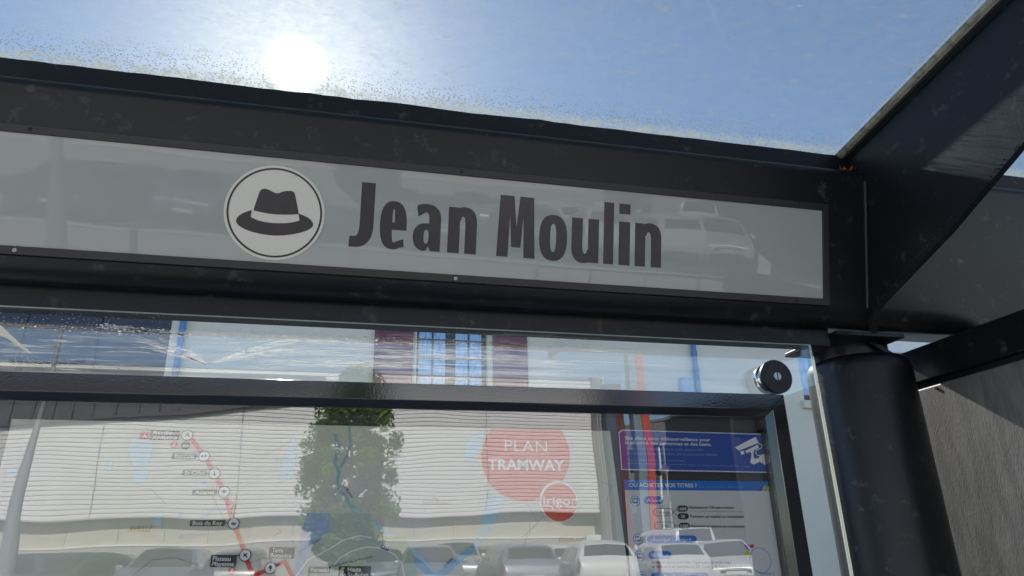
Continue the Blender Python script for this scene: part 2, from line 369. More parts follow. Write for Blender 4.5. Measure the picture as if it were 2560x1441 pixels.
# rafters
RP = [(1.262, .8665), (0.78, .9275), (-1.16, 1.172), (-1.16, 1.06), (0.10, .955), (0.40, .862), (0.62, .756), (0.8135, .6515), (1.006, .5685), (1.12, .5285), (1.236, .487), (1.262, .44)]
def rafter(x0, x1):
    m = MB(); pts = [(x0, y, z + H) for y, z in RP]
    n = 12; dy = x1 - x0; a = [Vector(p) for p in pts]
    m.prism(a, (dy, 0, 0)); return m
ro = rafter(1.12, 1.135).build('rafter', BLACK, shelter)
rafter(-2.6, -2.585).build('rafter', BLACK, shelter)
wd = MB(); wd.tube([hp(1.1185, v, 0.0005 + 0.0012 * mnoise.noise(Vector((v * 60, 0, 0)))) for v in [0.0 - i * 0.01 for i in range(30)]], 0.0055, 8)
wd.build('weld_seam', BLACK, shelter)
# crumbly grime along the lower edge of the rafter
GR = mat('dark_grime', (0.04, 0.036, 0.028), 0.95, var=0.6, vs=60)
g = MB()
for i in range(110):
    t = random.random(); y = 1.236 - t * 0.42; z = H + 0.487 + (0.165 * t + 0.004 * math.sin(t * 3)); r = random.uniform(0.0006, 0.0018)
    g.lathe((1.1198, y, z + random.uniform(0.0, 0.006)), (-1, 0, random.uniform(-.4, .4)), [(-r, r * .4), (0, r), (r * .6, r * .4)], 5)
go = g.build('grime', GR, shelter); go['kind'] = 'stuff'
# front gutter beam of the canopy, behind the viewer
box('gutter_beam', (-2.6, -1.30, H + 1.145), (2.8, -1.165, H + 1.30), BLACK, shelter)
# roof panes
def zr(y): return H + 0.8715 + 0.1268 * (1.24 - y)
def pane(x0, x1, y0=1.258, y1=-1.16, th=0.008):
    m = MB(); m.hexa([(x0, y1, zr(y1)), (x1, y1, zr(y1)), (x1, y0, zr(y0)), (x0, y0, zr(y0)), (x0, y1, zr(y1) + th), (x1, y1, zr(y1) + th), (x1, y0, zr(y0) + th), (x0, y0, zr(y0) + th)])
    o = m.build('roof_pane', ROOF_GLASS, shelter)
    # dirt on the upper side
    cols = [x0 + (x1 - x0) * i / 40 for i in range(41)] + [x1 - 0.09 + 0.01 * i for i in range(9)] + [x0 + .01 * i for i in range(1, 9)]
    cols = sorted(set(round(c, 4) for c in cols)); g = MB(); vs = []
    for c in cols: vs += [(c, y1, zr(y1) + th + .0015), (c, y0, zr(y0) + th + .0015)]
    g.add(vs, [(2 * i, 2 * i + 2, 2 * i + 3, 2 * i + 1) for i in range(len(cols) - 1)])
    d = g.build('dirt_film', ROOF_FILM, o, fix=False); d['kind'] = 'stuff'
    at = d.data.attributes.new('edge', 'FLOAT', 'POINT')
    for i, v in enumerate(d.data.vertices):
        q = min(abs(v.co.x - x0), abs(v.co.x - x1)); at.data[i].value = max(0, 1 - q / 0.05) * 0.97
    return o
pane(-2.58, 1.106); pane(1.146, 2.8)
sb = MB(); sb.prism([(1.097, 1.25, zr(1.25) - .001), (1.108, 1.25, zr(1.25) - .001), (1.108, 1.25, zr(1.25) - .013), (1.100, 1.25, zr(1.25) - .010)], (0, -2.4, zr(-1.15) - zr(1.25))); sb.build('roof_seal', SEAL, shelter)
sb = MB(); sb.prism([(1.1085, 1.25, zr(1.25) + .008), (1.119, 1.25, zr(1.25) + .008), (1.119, 1.25, zr(1.25) - .022), (1.1085, 1.25, zr(1.25) - .018)], (0, -2.4, zr(-1.15) - zr(1.25))); sb.build('roof_seal', MATTBLACK, shelter)
sb = MB(); sb.prism([(1.136, 1.25, zr(1.25) + .008), (1.146, 1.25, zr(1.25) + .008), (1.146, 1.25, zr(1.25) - .010), (1.136, 1.25, zr(1.25) - .014)], (0, -2.4, zr(-1.15) - zr(1.25))); sb.build('roof_seal', SEAL, shelter)
# post under the header
PC = (1.212, 1.432)
pm = MB(); pm.lathe((PC[0], PC[1], 0), (0, 0, 1), [(0, .118), (H + .390, .118), (H + .408, .115), (H + .418, .108), (H + .422, .098)], 48)
pm.build('round_post', BLACK, shelter)
pm = MB(); pm.lathe((PC[0] - .012, PC[1], H + .40), (0, 0, 1), [(0, .084), (.07, .084)], 32); pm.build('post_neck', BLACK, shelter)
bz = H + 0.4475
MB().box((1.065, 1.30, bz), (1.245, 1.50, bz + .010)).build('bracket_plate', BLACK, shelter, bevel=.0015)
gs = MB(); gs.prism([(1.175, 1.335, bz - .001), (1.195, 1.335, bz - .001), (1.262, 1.335, H + .405), (1.242, 1.335, H + .405)], (0, .008, 0)); gs.build('bracket_gusset', BLACK, shelter)
box('rear_rail', (-2.6, 1.318, H + .4225), (1.06, 1.352, H + .479), BLACK, shelter, bevel=.004)
# upright glass
up = MB()
x0, x1, z0, z1 = -2.3, 0.9925, 0.25, H + .4205
up.box((x0, 1.300, z0), (x1, 1.308, z1))
uo = up.build('upright_pane', [CLEAR, EDGE], shelter)
for p in uo.data.polygons:
    if abs(p.normal.y) < 0.5: p.material_index = 1
sm = MB(); nx, nz = 150, 14; vs = []
for j in range(nz + 1):
    for i in range(nx + 1):
        vs.append((-1.1 + 2.085 * i / nx, 1.3095, H + .27 + (.419 - .27) * j / nz))
sm.add(vs, [(j * (nx + 1) + i, j * (nx + 1) + i + 1, (j + 1) * (nx + 1) + i + 1, (j + 1) * (nx + 1) + i) for j in range(nz) for i in range(nx)])
m_e, t_e, o_e = nodes('sunlit_edge_white'); a_ = N(t_e, 'ShaderNodeBsdfTranslucent'); a_.inputs[0].default_value = (.85, .84, .78, 1); b_ = N(t_e, 'ShaderNodeBsdfDiffuse'); b_.inputs[0].default_value = (.8, .8, .75, 1); c_ = N(t_e, 'ShaderNodeMixShader'); L(t_e, a_.outputs[0], c_.inputs[1]); L(t_e, b_.outputs[0], c_.inputs[2]); L(t_e, c_.outputs[0], o_e.inputs[0])
es = MB()  # added white strip stands in for the sunlit edge of the pane
for zz0, zz1 in ((0.3, H + .335), (H + .337, H + .395)): es.box((x1 + .0004, 1.3035, zz0), (x1 + .0052, 1.3085, zz1))
es.build('sunlit_edge_strip', m_e, uo)
so2 = sm.build('wiped_dirt', SMEAR, uo, fix=False); so2['kind'] = 'stuff'
A1 = so2.data.attributes.new('band', 'FLOAT', 'POINT'); A2 = so2.data.attributes.new('rim', 'FLOAT', 'POINT')
def sstep(a, b, x): x = max(0, min(1, (x - a) / (b - a))); return x * x * (3 - 2 * x)
for i, v in enumerate(so2.data.vertices):
    z = v.co.z - H; x = v.co.x
    top = .391 + .004 * math.sin(x * 5) - .004 * x
    b = sstep(top + .006, top - .006, z) * (0.28 + 0.72 * sstep(0.62, 0.25, x)) * sstep(.283, .30, z) + 0.05
    A1.data[i].value = b
    A2.data[i].value = math.exp(-((z - top + .002) / .009) ** 2) * sstep(0.45, 0.0, x) * 0.9 + 0.10 * sstep(.3, .2, x) * (z > top)
def streakm():
    m, t, o = nodes('wipe_streak'); a = N(t, 'ShaderNodeBsdfTransparent'); b = N(t, 'ShaderNodeBsdfDiffuse'); b.inputs[0].default_value = (.9, .86, .8, 1); c = N(t, 'ShaderNodeBsdfTranslucent'); c.inputs[0].default_value = (.9, .87, .8, 1)
    d = N(t, 'ShaderNodeMixShader'); L(t, b.outputs[0], d.inputs[1]); L(t, c.outputs[0], d.inputs[2]); e = N(t, 'ShaderNodeMixShader'); f = noise(t, mapping(t, (6, 1, 60)), 9, 5, .7)
    L(t, ramp(t, f, .4, .62, (0, 0, 0), (.21, .21, .21)), e.inputs[0]); L(t, a.outputs[0], e.inputs[1]); L(t, d.outputs[0], e.inputs[2]); L(t, e.outputs[0], o.inputs[0]); return m
STRK = streakm(); CRUMB = mat('dried_white_crumb', (.88, .86, .82), .8, var=.1)
rs_ = random.Random(11); wsb = MB()
def wstroke(P, wpx, k):
    Q = [onY(x, y, 1.2994 - k * 2e-6) for x, y in P]; vs = []
    for i, p in enumerate(Q):
        d = (Q[min(i + 1, len(Q) - 1)] - Q[max(i - 1, 0)]).normalized(); w_ = wpx / 1400 * math.sin(PI * (i + .6) / (len(Q) + .2)) / 2; n_ = Vector((-d.z, 0, d.x)) * w_; vs += [p + n_, p - n_]
    wsb.add(vs, [(2 * i, 2 * i + 1, 2 * i + 3, 2 * i + 2) for i in range(len(Q) - 1)])
for k in range(150):
    if k < 80:                                     # long shallow arcs towards the right
        xa = rs_.uniform(520, 1150); ln = rs_.uniform(150, 620); y0 = rs_.uniform(838, 925); bow = rs_.uniform(2, 16); sl = .02 + rs_.uniform(-.012, .02)
        P = [(xa + ln * u / 12, y0 - bow * math.sin(PI * u / 12) + sl * ln * u / 12) for u in range(13)]
    elif k < 110:                                  # fan running down to a turning point
        xa = rs_.uniform(300, 470); y0 = rs_.uniform(828, 870); P = [(xa + (515 - xa) * u / 9, y0 + (912 - y0) * (u / 9) ** 1.15 + rs_.uniform(-.4, .4)) for u in range(10)]
    elif k < 130:                                  # fan rising again
        y0 = rs_.uniform(836, 880); xb = rs_.uniform(620, 900); P = [(520 + (xb - 520) * u / 9, 910 - (910 - y0) * math.sin(PI / 2 * u / 9) + rs_.uniform(-.4, .4)) for u in range(10)]
    else:
        xa = rs_.uniform(-10, 330); ln = rs_.uniform(60, 200); y0 = rs_.uniform(835, 925); P = [(xa + ln * u / 9, y0 + rs_.uniform(-.5, .5) + .03 * ln * u / 9 - 3 * math.sin(PI * u / 9)) for u in range(10)]
    if all(P[-1][1] < 938 + .026 * (P[-1][0]) for _ in (0,)): wstroke(P, rs_.uniform(1.2, 5.5), k)
ws_ = wsb.build('wipe_streaks', STRK, uo, fix=False); ws_['kind'] = 'stuff'
cb = MB()
for k in range(620):
    u = rs_.random(); 
    if k < 330: px = 230 + 260 * rs_.betavariate(2, 2); py = 812 + (px - 230) * .115 + rs_.gauss(0, 3.2); r = rs_.uniform(.0005, .0021)
    elif k < 470: px = 480 + 780 * u; py = 838 + (px - 480) * .028 + rs_.gauss(0, 4); r = rs_.uniform(.0003, .0009)
    else: px = rs_.uniform(-5, 430); py = 775 + rs_.random() * 45 + px * .03; r = rs_.uniform(.0002, .0008)
    c = onY(px, py, 1.2990); n6 = 5; vs = [c + Vector((r * rs_.uniform(.7, 2.4) * math.cos(2 * PI * j / n6), 0, r * rs_.uniform(.4, .8) * math.sin(2 * PI * j / n6))) for j in range(n6)]; cb.add(vs, [tuple(range(n6))])
cbo = cb.build('dried_crumbs', CRUMB, uo, fix=False); cbo['kind'] = 'stuff'
# thin cream wedge shape on the pane, left
WEDGE = mat('wedge_cream', (0.90, 0.84, 0.70), 0.8, var=0.08, vs=60, bump=0.5, bs=120)
def poly3(pts, m, name, parent, off=(0, .0006, 0), **k): return MB().prism(pts, off).build(name, m, parent, **k)
tw = [onY(*p, 1.2985) for p in ((-14, 800), (6, 818), (26, 838), (52, 862), (66, 872), (74, 882), (62, 878), (40, 862), (18, 846), (0, 838), (-14, 832))]
tp = tag(poly3(tw, WEDGE, 'cream_wedge', None, (0, -.0012, 0)), 'thin cream wedge on the glass at far left', 'tape scrap')
GB = mat('dried_mud', (0.20, 0.17, 0.13), 0.95, var=0.4, vs=80, bump=1, bs=90)
md = MB()
for i in range(260):
    t = random.random(); px = 25 + 190 * t; py = 902 + 7 * math.sin(t * 3.1) + random.gauss(0, 4.0) * (1 - 0.5 * t)
    c = onY(px, py, 1.3102); r = random.uniform(.0006, .0022)
    md.lathe(c, (0, -1, 0), [(-.0005, r), (.0002, r * .9)], 6)
mo = md.build('mud_smudge', GB, uo); mo['kind'] = 'stuff'
# side screen
XS = 1.38
box('screen_rail', (XS, 0.15, H + .378), (XS + .05, 1.72, H + .462), BLACK, shelter, bevel=.003)
sp = box('side_panel', (XS, 0.15, 0.12), (XS + .03, 1.72, H + .3615), DUSTY, shelter, bevel=.004)
box('screen_rail_core', (XS + .022, 0.15, H + .355), (XS + .028, 1.72, H + .385), MATTBLACK, shelter)
cu = onS(0, 0)
scr = MB(); q = ray(2340, 971); q = q * ((XS - .001) / q.x); scr.lathe((XS + .001, q.y, q.z + H), (-1, 0, 0), [(0, .0045), (.003, .004)], 12); scr.build('rivet', MATTBLACK, shelter)
# dead leaves caught in the header corner
LEAF = mat('dead_leaf', (0.38, 0.20, 0.07), 0.8, var=0.5, vs=60)
lf = thing('dead_leaf_clump', (1.09, 1.19, H + .80), 'orange dead leaf scraps caught where header meets sloping rafter', 'leaves')
for k in range(14):
    c = Vector((1.062 + 0.045 * random.random(), 1.178 + .01 * random.random(), H + 0.812 - 0.012 * random.random() - 0.02 * (k > 8)))
    a = Vector((random.gauss(0, 1), random.gauss(0, .3), random.gauss(0, 1))).normalized(); b = a.orthogonal().normalized(); r = random.uniform(.004, .013)
    l = MB(); l.add([c - a * r, c + b * r * .35, c + a * r, c - b * r * .3 + Vector((0, -.002, 0))], [(0, 1, 2), (0, 2, 3)]); l.build('leaf', LEAF, lf, fix=False)

# glass clamp
cl = onY(1945, 940, 1.262)
clamp = thing('glass_clamp', (cl.x, 1.30, cl.z), 'round black clamp disc with slotted steel screw on glass above the display case corner', 'glass clamp')
m_ = MB(); m_.lathe((cl.x + .001, 1.2665, cl.z), (0, 1, 0), [(0, .0345), (.0012, .0358), (.010, .0358), (.0112, .0345)], 48); m_.build('disc', MATTBLACK, clamp)
CHR = mat('bright_chrome', (0.75, 0.76, 0.78), 0.12, 1.0)
m_ = MB(); m_.lathe((cl.x, 1.2734, cl.z), (0, 1, 0), [(.003, .0290), (.0072, .0290), (.0074, .0335), (.0265, .0335)], 48); m_.build('spacer', CHR, clamp)
m_ = MB(); m_.lathe((cl.x + .001, 1.2647, cl.z), (0, 1, 0), [(0, .0083), (.0016, .0086)], 28); sc_ = m_.build('screw', STEEL, clamp)
box('slot', (cl.x - .0001, 1.2643, cl.z - .0082), (cl.x + .0021, 1.2655, cl.z + .0082), MATTBLACK, sc_)

# ================================================================== STOP NAME SIGN (lies on the leaning header face)
sign = thing('stop_name_sign', hp(0.2, -0.30), 'long milky sign reading Jean Moulin with hat emblem in the header beam', 'sign')
XL, XR, VT, VB = -1.05, 1.018, -0.0635, -0.2895
def slab(a, b, n0, n1, mi=0, m=None):
    m = m or MB(); P = [hp(a[0], a[1], n0), hp(b[0], a[1], n0), hp(b[0], b[1], n0), hp(a[0], b[1], n0), hp(a[0], a[1], n1), hp(b[0], a[1], n1), hp(b[0], b[1], n1), hp(a[0], b[1], n1)]
    return m.hexa(P, mi)
GAP = mat('black_gap', (0.002, 0.002, 0.002), 0.9)
slab((XL - .002, VB - .0018), (XR + .002, VT + .0018), -.004, .0008).build('groove_shade', GAP, sign)  # groove's shade put into a near-black slab round the frame
slab((XL + .012, VB + .012), (XR - .012, VT - .012), .0010, .0032).build('milky_panel', MILK, sign)
def bar(p):                                        # p: outer a, outer b, inner b, inner a in (x, v)
    m = MB(); m.hexa([hp(*q, .0009) for q in p] + [hp(q[0], q[1], .0070) for q in p]); return m
fw = .0145
O = [(XL, VT), (XR, VT), (XR, VB), (XL, VB)]; I = [(XL + fw, VT - fw), (XR - fw, VT - fw), (XR - fw, VB + fw), (XL + fw, VB + fw)]
SF = mat('sign_frame_paint', (0.022, 0.022, 0.024), 0.42, var=0.2, bump=0.2, bs=300)
for k in range(4):
    e = 0.00025
    bar([O[k], O[(k + 1) % 4], I[(k + 1) % 4], I[k]]).build('frame_bar', SF, sign, bevel=.0006, seg=1)
for px, py in ((78, 328), (1152, 437), (1993, 515), (41, 630), (1138, 699), (1986, 752)):
    x, v = onS(px, py); v = VT - fw / 2 if v > -.17 else VB + fw / 2
    c = hp(x, v, .0066); m = MB(); m.lathe(c, SN, [(0, .0042), (.0012, .0040), (.0022, .0026)], 16)
    low = v < -.2 and x < .5
    s_ = m.build('screw', STEEL if low else SF, sign)
    m = MB(); m.lathe(c + SN * .0021, SN, [(0, .0014), (.0004, .0014)], 6); m.build('socket', GAP, s_)
# emblem
ex, ev = -0.148, -0.1815
def circ(r, n=72, c=(ex, ev)): return [(c[0] + r * math.cos(2 * PI * i / n), c[1] + r * math.sin(2 * PI * i / n)) for i in range(n)]
def flat(pts, n, m, name, parent, th=.0003):
    return MB().prism([hp(x, v, n) for x, v in pts], SN * th).build(name, m, parent)
em = flat(circ(.0885), .0032, VINYL_WHITE, 'emblem_disc', sign, .0016)
ring = MB(); a = circ(.0838); b = circ(.0802); n_ = len(a)
ring.add([hp(x, v, .0052) for x, v in a] + [hp(x, v, .0052) for x, v in b], [(i, (i + 1) % n_, n_ + (i + 1) % n_, n_ + i) for i in range(n_)])
ring.build('ring', VINYL_DARK, em, fix=False)
def smooth(P, it=2):
    for _ in range(it):
        Q = []
        for i in range(len(P)):
            a, b = P[i], P[(i + 1) % len(P)]
            Q += [(a[0] * .75 + b[0] * .25, a[1] * .75 + b[1] * .25), (a[0] * .25 + b[0] * .75, a[1] * .25 + b[1] * .75)]
        P = Q
    return P
brim = [(1181, 1103), (1193, 1084), (1215, 1070), (1240, 1060), (1262, 1054), (1261, 1056), (1255, 1088), (1256, 1089), (1280, 1101), (1310, 1111), (1345, 1117), (1385, 1120), (1425, 1120), (1462, 1116), (1498, 1107), (1498, 1106), (1494, 1073), (1495, 1072), (1525, 1083), (1552, 1099), (1566, 1118), (1566, 1134), (1550, 1150), (1515, 1164), (1460, 1176), (1400, 1182), (1340, 1179), (1280, 1168), (1230, 1152), (1198, 1134), (1184, 1118)]
crown = [(1269, 1053), (1285, 1005), (1298, 966), (1307, 952), (1322, 947), (1340, 950), (1362, 962), (1382, 971), (1396, 970), (1412, 963), (1432, 959), (1456, 958), (1469, 962), (1476, 975), (1486, 1022), (1495, 1072), (1494, 1074), (1460, 1077), (1410, 1077), (1360, 1074), (1310, 1066), (1270, 1056)]
def zz(P): return [onS(x / 2, y / 2) for x, y in P]
def flat2(pts, n, m, name, parent):
    me = MB(); me.add([hp(x, v, n) for x, v in pts], [tuple(range(len(pts)))]); return me.build(name, m, parent, fix=False)
flat2(smooth(zz(brim), 1), .0053, VINYL_DARK, 'hat_brim', em); flat2(smooth(zz(crown), 1), .0053, VINYL_DARK, 'hat_crown', em)
# letters, one vinyl piece each (bold condensed)
def sup(cx, cy, rx, ry, a0, a1, e=2.5, n=26):
    P = []
    for i in range(n + 1):
        t = math.radians(a0 + (a1 - a0) * i / n); c, s = math.cos(t), math.sin(t)
        P.append((cx + rx * math.copysign(abs(c) ** (2 / e), c), cy + ry * math.copysign(abs(s) ** (2 / e), s)))
    return P
ST = .0230
def glyph(ch, W):
    xh = .0905; cap = .1235; s = ST
    if ch == 'l': return [[(0, 0), (W, 0), (W, .1285), (0, .1285)]]
    if ch == 'i': return [[(0, 0), (W, 0), (W, xh), (0, xh)], [(0, .1065), (W, .1065), (W, .1280), (0, .1280)]]
    if ch == 'o': return [sup(W / 2, xh / 2, W / 2, xh / 2 + .0015, 0, 356, 2.45, 60), sup(W / 2, xh / 2, W / 2 - s, xh / 2 - .0165, 0, 354, 2.6, 40)]
    if ch in 'nu':
        P = [(0, 0), (0, xh), (s * .82, xh), (s * .97, xh - .009)] + sup(W * .56, xh - .030, W * .44, .0315, 118, 0, 2.3, 18) + [(W, 0), (W - s, 0)] + sup(W * .5 + (W * .5 - s) * .1, xh - .036, W * .5 - s - (W * .5 - s) * .1, .0185, 0, 150, 2.3, 12) + [(s, xh - .026), (s, 0)]
        if ch == 'u': P = [(W - x, xh - y) for x, y in P]
        return [P]
    if ch == 'e':
        yb = xh * .40
        P = sup(W / 2, xh / 2, W / 2, xh / 2 + .0015, -8, 296, 2.45, 60)
        P = [(W, yb)] + P[1:] + [(W * .93, .004), (W * .90, .0195)] + sup(W / 2 + .002, xh / 2 - .003, W / 2 - s + .002, xh / 2 - .0145, 292, 196, 2.5, 18) + [(s, yb)]
        return [P, [(s, yb + .0145)] + sup(W / 2, xh / 2 + .006, W / 2 - s, xh / 2 - .0200, 172, 8, 2.4, 16) + [(W - s, yb + .0145)]]
    if ch == 'a':
        P = [(.006, xh - .008), (.009, xh - .0245)] + sup(W * .45, xh - .028, W * .55 - s, .0125, 115, 0, 2.3, 10) + [(W - s, xh * .60), (W * .62, xh * .60)] + sup(W * .46, xh * .295, W * .46, xh * .30, 95, 265, 2.3, 22) + [(W * .50, .001), (W - s - .001, .0095), (W - s + .004, 0), (W, 0)] + sup(W * .46, xh - .029, W * .54, .0305, 0, 125, 2.4, 18)
        return [P, sup((s * .9 + W - s) / 2, xh * .305, (W - s * 1.9) / 2, xh * .150, 0, 352, 2.6, 24)]
    if ch == 'J':
        q = .0258
        return [[(W - q, cap), (W, cap)] + sup(W * .25, .040, W * .75, .042, 0, -88, 2.2, 18) + [(.000, -.0020), (.001, .0185)] + sup(W * .22, .044, W * .78 - q, .0255, -75, 0, 2.2, 12)]
    if ch == 'M':
        return [[(0, 0), (.0045, cap), (.0330, cap), (W / 2, .0620), (W - .0330, cap), (W - .0045, cap), (W, 0), (W - s, 0), (W - s - .0025, .0830), (W / 2 + .0095, .0200), (W / 2 - .0095, .0200), (s + .0025, .0830), (s, 0)]]
for ch, pa, pb in (('J', (871, 612), (940, 455)), ('e', (948, 590), (1015, 590)), ('a', (1031, 600), (1100, 600)), ('n', (1118, 605), (1190, 605)), ('M', (1240, 620), (1336, 620)), ('o', (1346, 610), (1416, 610)), ('u', (1427, 620), (1495, 620)), ('l', (1507, 620), (1532, 620)), ('i', (1545, 620), (1573, 620)), ('n', (1585, 640), (1651, 640))):
    xa, xb = onS(*pa)[0], onS(*pb)[0]
    cu = bpy.data.curves.new('letter', 'CURVE'); cu.dimensions = '2D'; cu.fill_mode = 'BOTH'
    for P in glyph(ch, xb - xa):
        sp_ = cu.splines.new('POLY'); sp_.points.add(len(P) - 1); sp_.use_cyclic_u = True
        for i_, (x, y) in enumerate(P): sp_.points[i_].co = (x, y, 0, 1)
    o_ = bpy.data.objects.new('t', cu); COL.objects.link(o_); dg = bpy.context.evaluated_depsgraph_get(); me = bpy.data.meshes.new_from_object(o_.evaluated_get(dg)); bpy.data.objects.remove(o_)
    for v in me.vertices: v.co = hp(xa + v.co.x, -.2325 + v.co.y, .0035)
    me.materials.clear(); me.materials.append(VINYL_DARK); me.name = 'letter'; link('letter', me, sign)

# ================================================================== DISPLAY CASE
case = thing('display_case', (0, 1.27, 0.5), 'glossy black framed display case holding map and notices below sign', 'display case')
cx0, cx1, cz0, cz1 = -0.86, 0.8455, H - 1.05, H + 0.2860
PR = [(0, 1.288), (0, 1.215), (.030, 1.215), (.0425, 1.2275), (.0425, 1.288)]
def rect(d): return [(cx0 + d, cz1 - d), (cx1 - d, cz1 - d), (cx1 - d, cz0 + d), (cx0 + d, cz0 + d)]
for k in range(4):
    m = MB(); vs = []
    for d, y in PR:
        r = rect(d); vs += [(r[k][0], y, r[k][1]), (r[(k + 1) % 4][0], y, r[(k + 1) % 4][1])]
    n = len(PR); m.add(vs, [(2 * i, 2 * i + 1, 2 * ((i + 1) % n) + 1, 2 * ((i + 1) % n)) for i in range(n)] + [tuple(2 * i for i in range(n)), tuple(2 * i + 1 for i in range(n - 1, -1, -1))])
    m.build('frame_bar', GLOSSBLACK, case, bevel=.0012, seg=2)
box('case_glass', (cx0 + .0427, 1.2290, cz0 + .0427), (cx1 - .0427, 1.2330, cz1 - .0427), CASE_GLASS, case)
box('backing', (cx0 + .0427, 1.262, cz0 + .0427), (cx1 - .0427, 1.287, cz1 - .0427), mat('case_backing', (0.045, 0.045, 0.055), 0.7), case)
gl_ = MB(); gl_.lathe((0, 0, 0), (0, -1, 0), [(0, 1), (1, 1)], 4)

# ------------------------------------------------------------------ prints inside the case
YP = 1.250
NRM = Vector((0, -1, 0)); UPZ = Vector((0, 0, 1))
CNT = [0]
def pp(px, py, k=0): return onY(px, py, YP - .0006 - .0004 * k - .0000010 * CNT[0])
def shp(pts, k, m, name, parent):
    CNT[0] += 1
    me = MB(); me.add([pp(x, y, k) for x, y in pts], [tuple(range(len(pts)))]); return me.build(name, m, parent, fix=False)
def strip(pts, wpx, k, m, name, parent):
    CNT[0] += 1
    P = [pp(x, y, k) for x, y in pts]; wv = wpx / 1440.0; me = MB(); vs = []
    for i, p in enumerate(P):
        d = (P[min(i + 1, len(P) - 1)] - P[max(i - 1, 0)]).normalized(); nrm = Vector((-d.z, 0, d.x)); vs += [p + nrm * wv / 2, p - nrm * wv / 2]
    me.add(vs, [(2 * i, 2 * i + 1, 2 * i + 3, 2 * i + 2) for i in range(len(P) - 1)]); return me.build(name, m, parent, fix=False)
def disc(px, py, rpx, k, m, name, parent, n=28):
    CNT[0] += 1
    c = pp(px, py, k); r = rpx / 1440.0; me = MB(); me.add([c + Vector((r * math.cos(2 * PI * i / n), 0, r * math.sin(2 * PI * i / n))) for i in range(n)], [tuple(range(n))]); return me.build(name, m, parent, fix=False)
def rrect(x0, y0, x1, y1, r, skew=0.0, sl=0.0):
    P = []
    for cx, cy, a0 in ((x1 - r, y0 + r, -90), (x1 - r, y1 - r, 0), (x0 + r, y1 - r, 90), (x0 + r, y0 + r, 180)):
        for j in range(5):
            a = math.radians(a0 + j * 22.5); x = cx + r * math.cos(a); y = cy + r * math.sin(a); P.append((x + skew * (y - y0), y + sl * (x - x0)))
    return P
def wr(s, x0, y0, x1, y1, hpx, m, parent, k=3, bold=0.0, shear=0.0, name='lettering', capref='H'):
    CNT[0] += 1
    return place_text(s, pp(x0, y0, k), pp(x1, y1, k), hpx / 1440.0, NRM, UPZ, m, name, parent, bold, shear=shear, capref=capref)
WHITE = ink('white', (0.80, 0.80, 0.80)); DARKI = ink('charcoal', (0.045, 0.045, 0.05)); REDI = ink('red', (0.62, 0.035, 0.025)); CORAL = ink('coral', (0.62, 0.055, 0.035))
BLUEI = ink('blue', (0.012, 0.06, 0.42)); AZURE = ink('azure', (0.01, 0.16, 0.55)); PALEW = ink('pale_water', (0.44, 0.62, 0.72)); WATER = ink('river', (0.30, 0.44, 0.54)); BROWN = ink('ochre', (0.42, 0.30, 0.12)); LAV = ink('lavender', (0.36, 0.44, 0.64)); LILAC = ink('lilac_text', (0.40, 0.40, 0.75))
PGREY = ink('town_grey', (0.46, 0.50, 0.47)); PGREEN = ink('town_green', (0.44, 0.50, 0.38)); DKBLUE = ink('navy', (0.02, 0.05, 0.22)); VIOL = ink('violet', (0.25, 0.05, 0.40)); THINL = ink('thin_grey', (0.35, 0.38, 0.38))
def paper_mat():
    m, t, o = nodes('map_paper'); p = N(t, 'ShaderNodeBsdfPrincipled'); p.inputs['Roughness'].default_value = 0.6; p.inputs['Specular IOR Level'].default_value = 0.2
    f = noise(t, mapping(t), 5, 3, 0.5, 0.6)
    r = t.nodes.new('ShaderNodeValToRGB'); e = r.color_ramp.elements; e[0].position = 0.35; e[0].color = (0.53, 0.55, 0.45, 1); e[1].position = 0.6; e[1].color = (0.59, 0.58, 0.56, 1)
    x = e.new(0.47); x.color = (0.60, 0.59, 0.51, 1); L(t, f, r.inputs[0]); L(t, r.outputs[0], p.inputs['Base Color']); L(t, p.outputs[0], o.inputs[0]); return m
poster = thing('tramway_map_poster', (0, YP, H - .9), 'large pale tramway map poster with red route line inside display case', 'map poster')
TL, TR = onY(30, 1048, YP), onY(1525, 1078, YP); BRd = (onY(1572, 1441, YP) - TR).normalized(); BLd = (onY(-66, 1441, YP) - TL).normalized()
pm_ = MB(); pm_.prism([TL, TR, TR + BRd * 1.1, TL + BLd * 1.1], (0, .0008, 0)); pm_.build('paper', paper_mat(), poster)
pale = [[(330, 1095), (385, 1105), (370, 1160), (335, 1165), (318, 1130)], [(335, 1172), (372, 1175), (362, 1210), (330, 1200)], [(705, 1150), (720, 1145), (715, 1205), (700, 1200)], [(15, 1165), (45, 1170), (35, 1195), (18, 1190)], [(388, 1285), (405, 1285), (402, 1318), (385, 1312)],
        [(1165, 1105), (1210, 1075), (1205, 1130), (1178, 1150), (1190, 1180), (1160, 1140)], [(1220, 1230), (1262, 1245), (1230, 1330), (1190, 1345)], [(715, 1130), (735, 1090), (742, 1120), (735, 1180), (720, 1200)], [(270, 1150), (282, 1152), (278, 1180), (268, 1178)]]
for P in pale: shp(P, 1, PALEW, 'lake_print', poster)
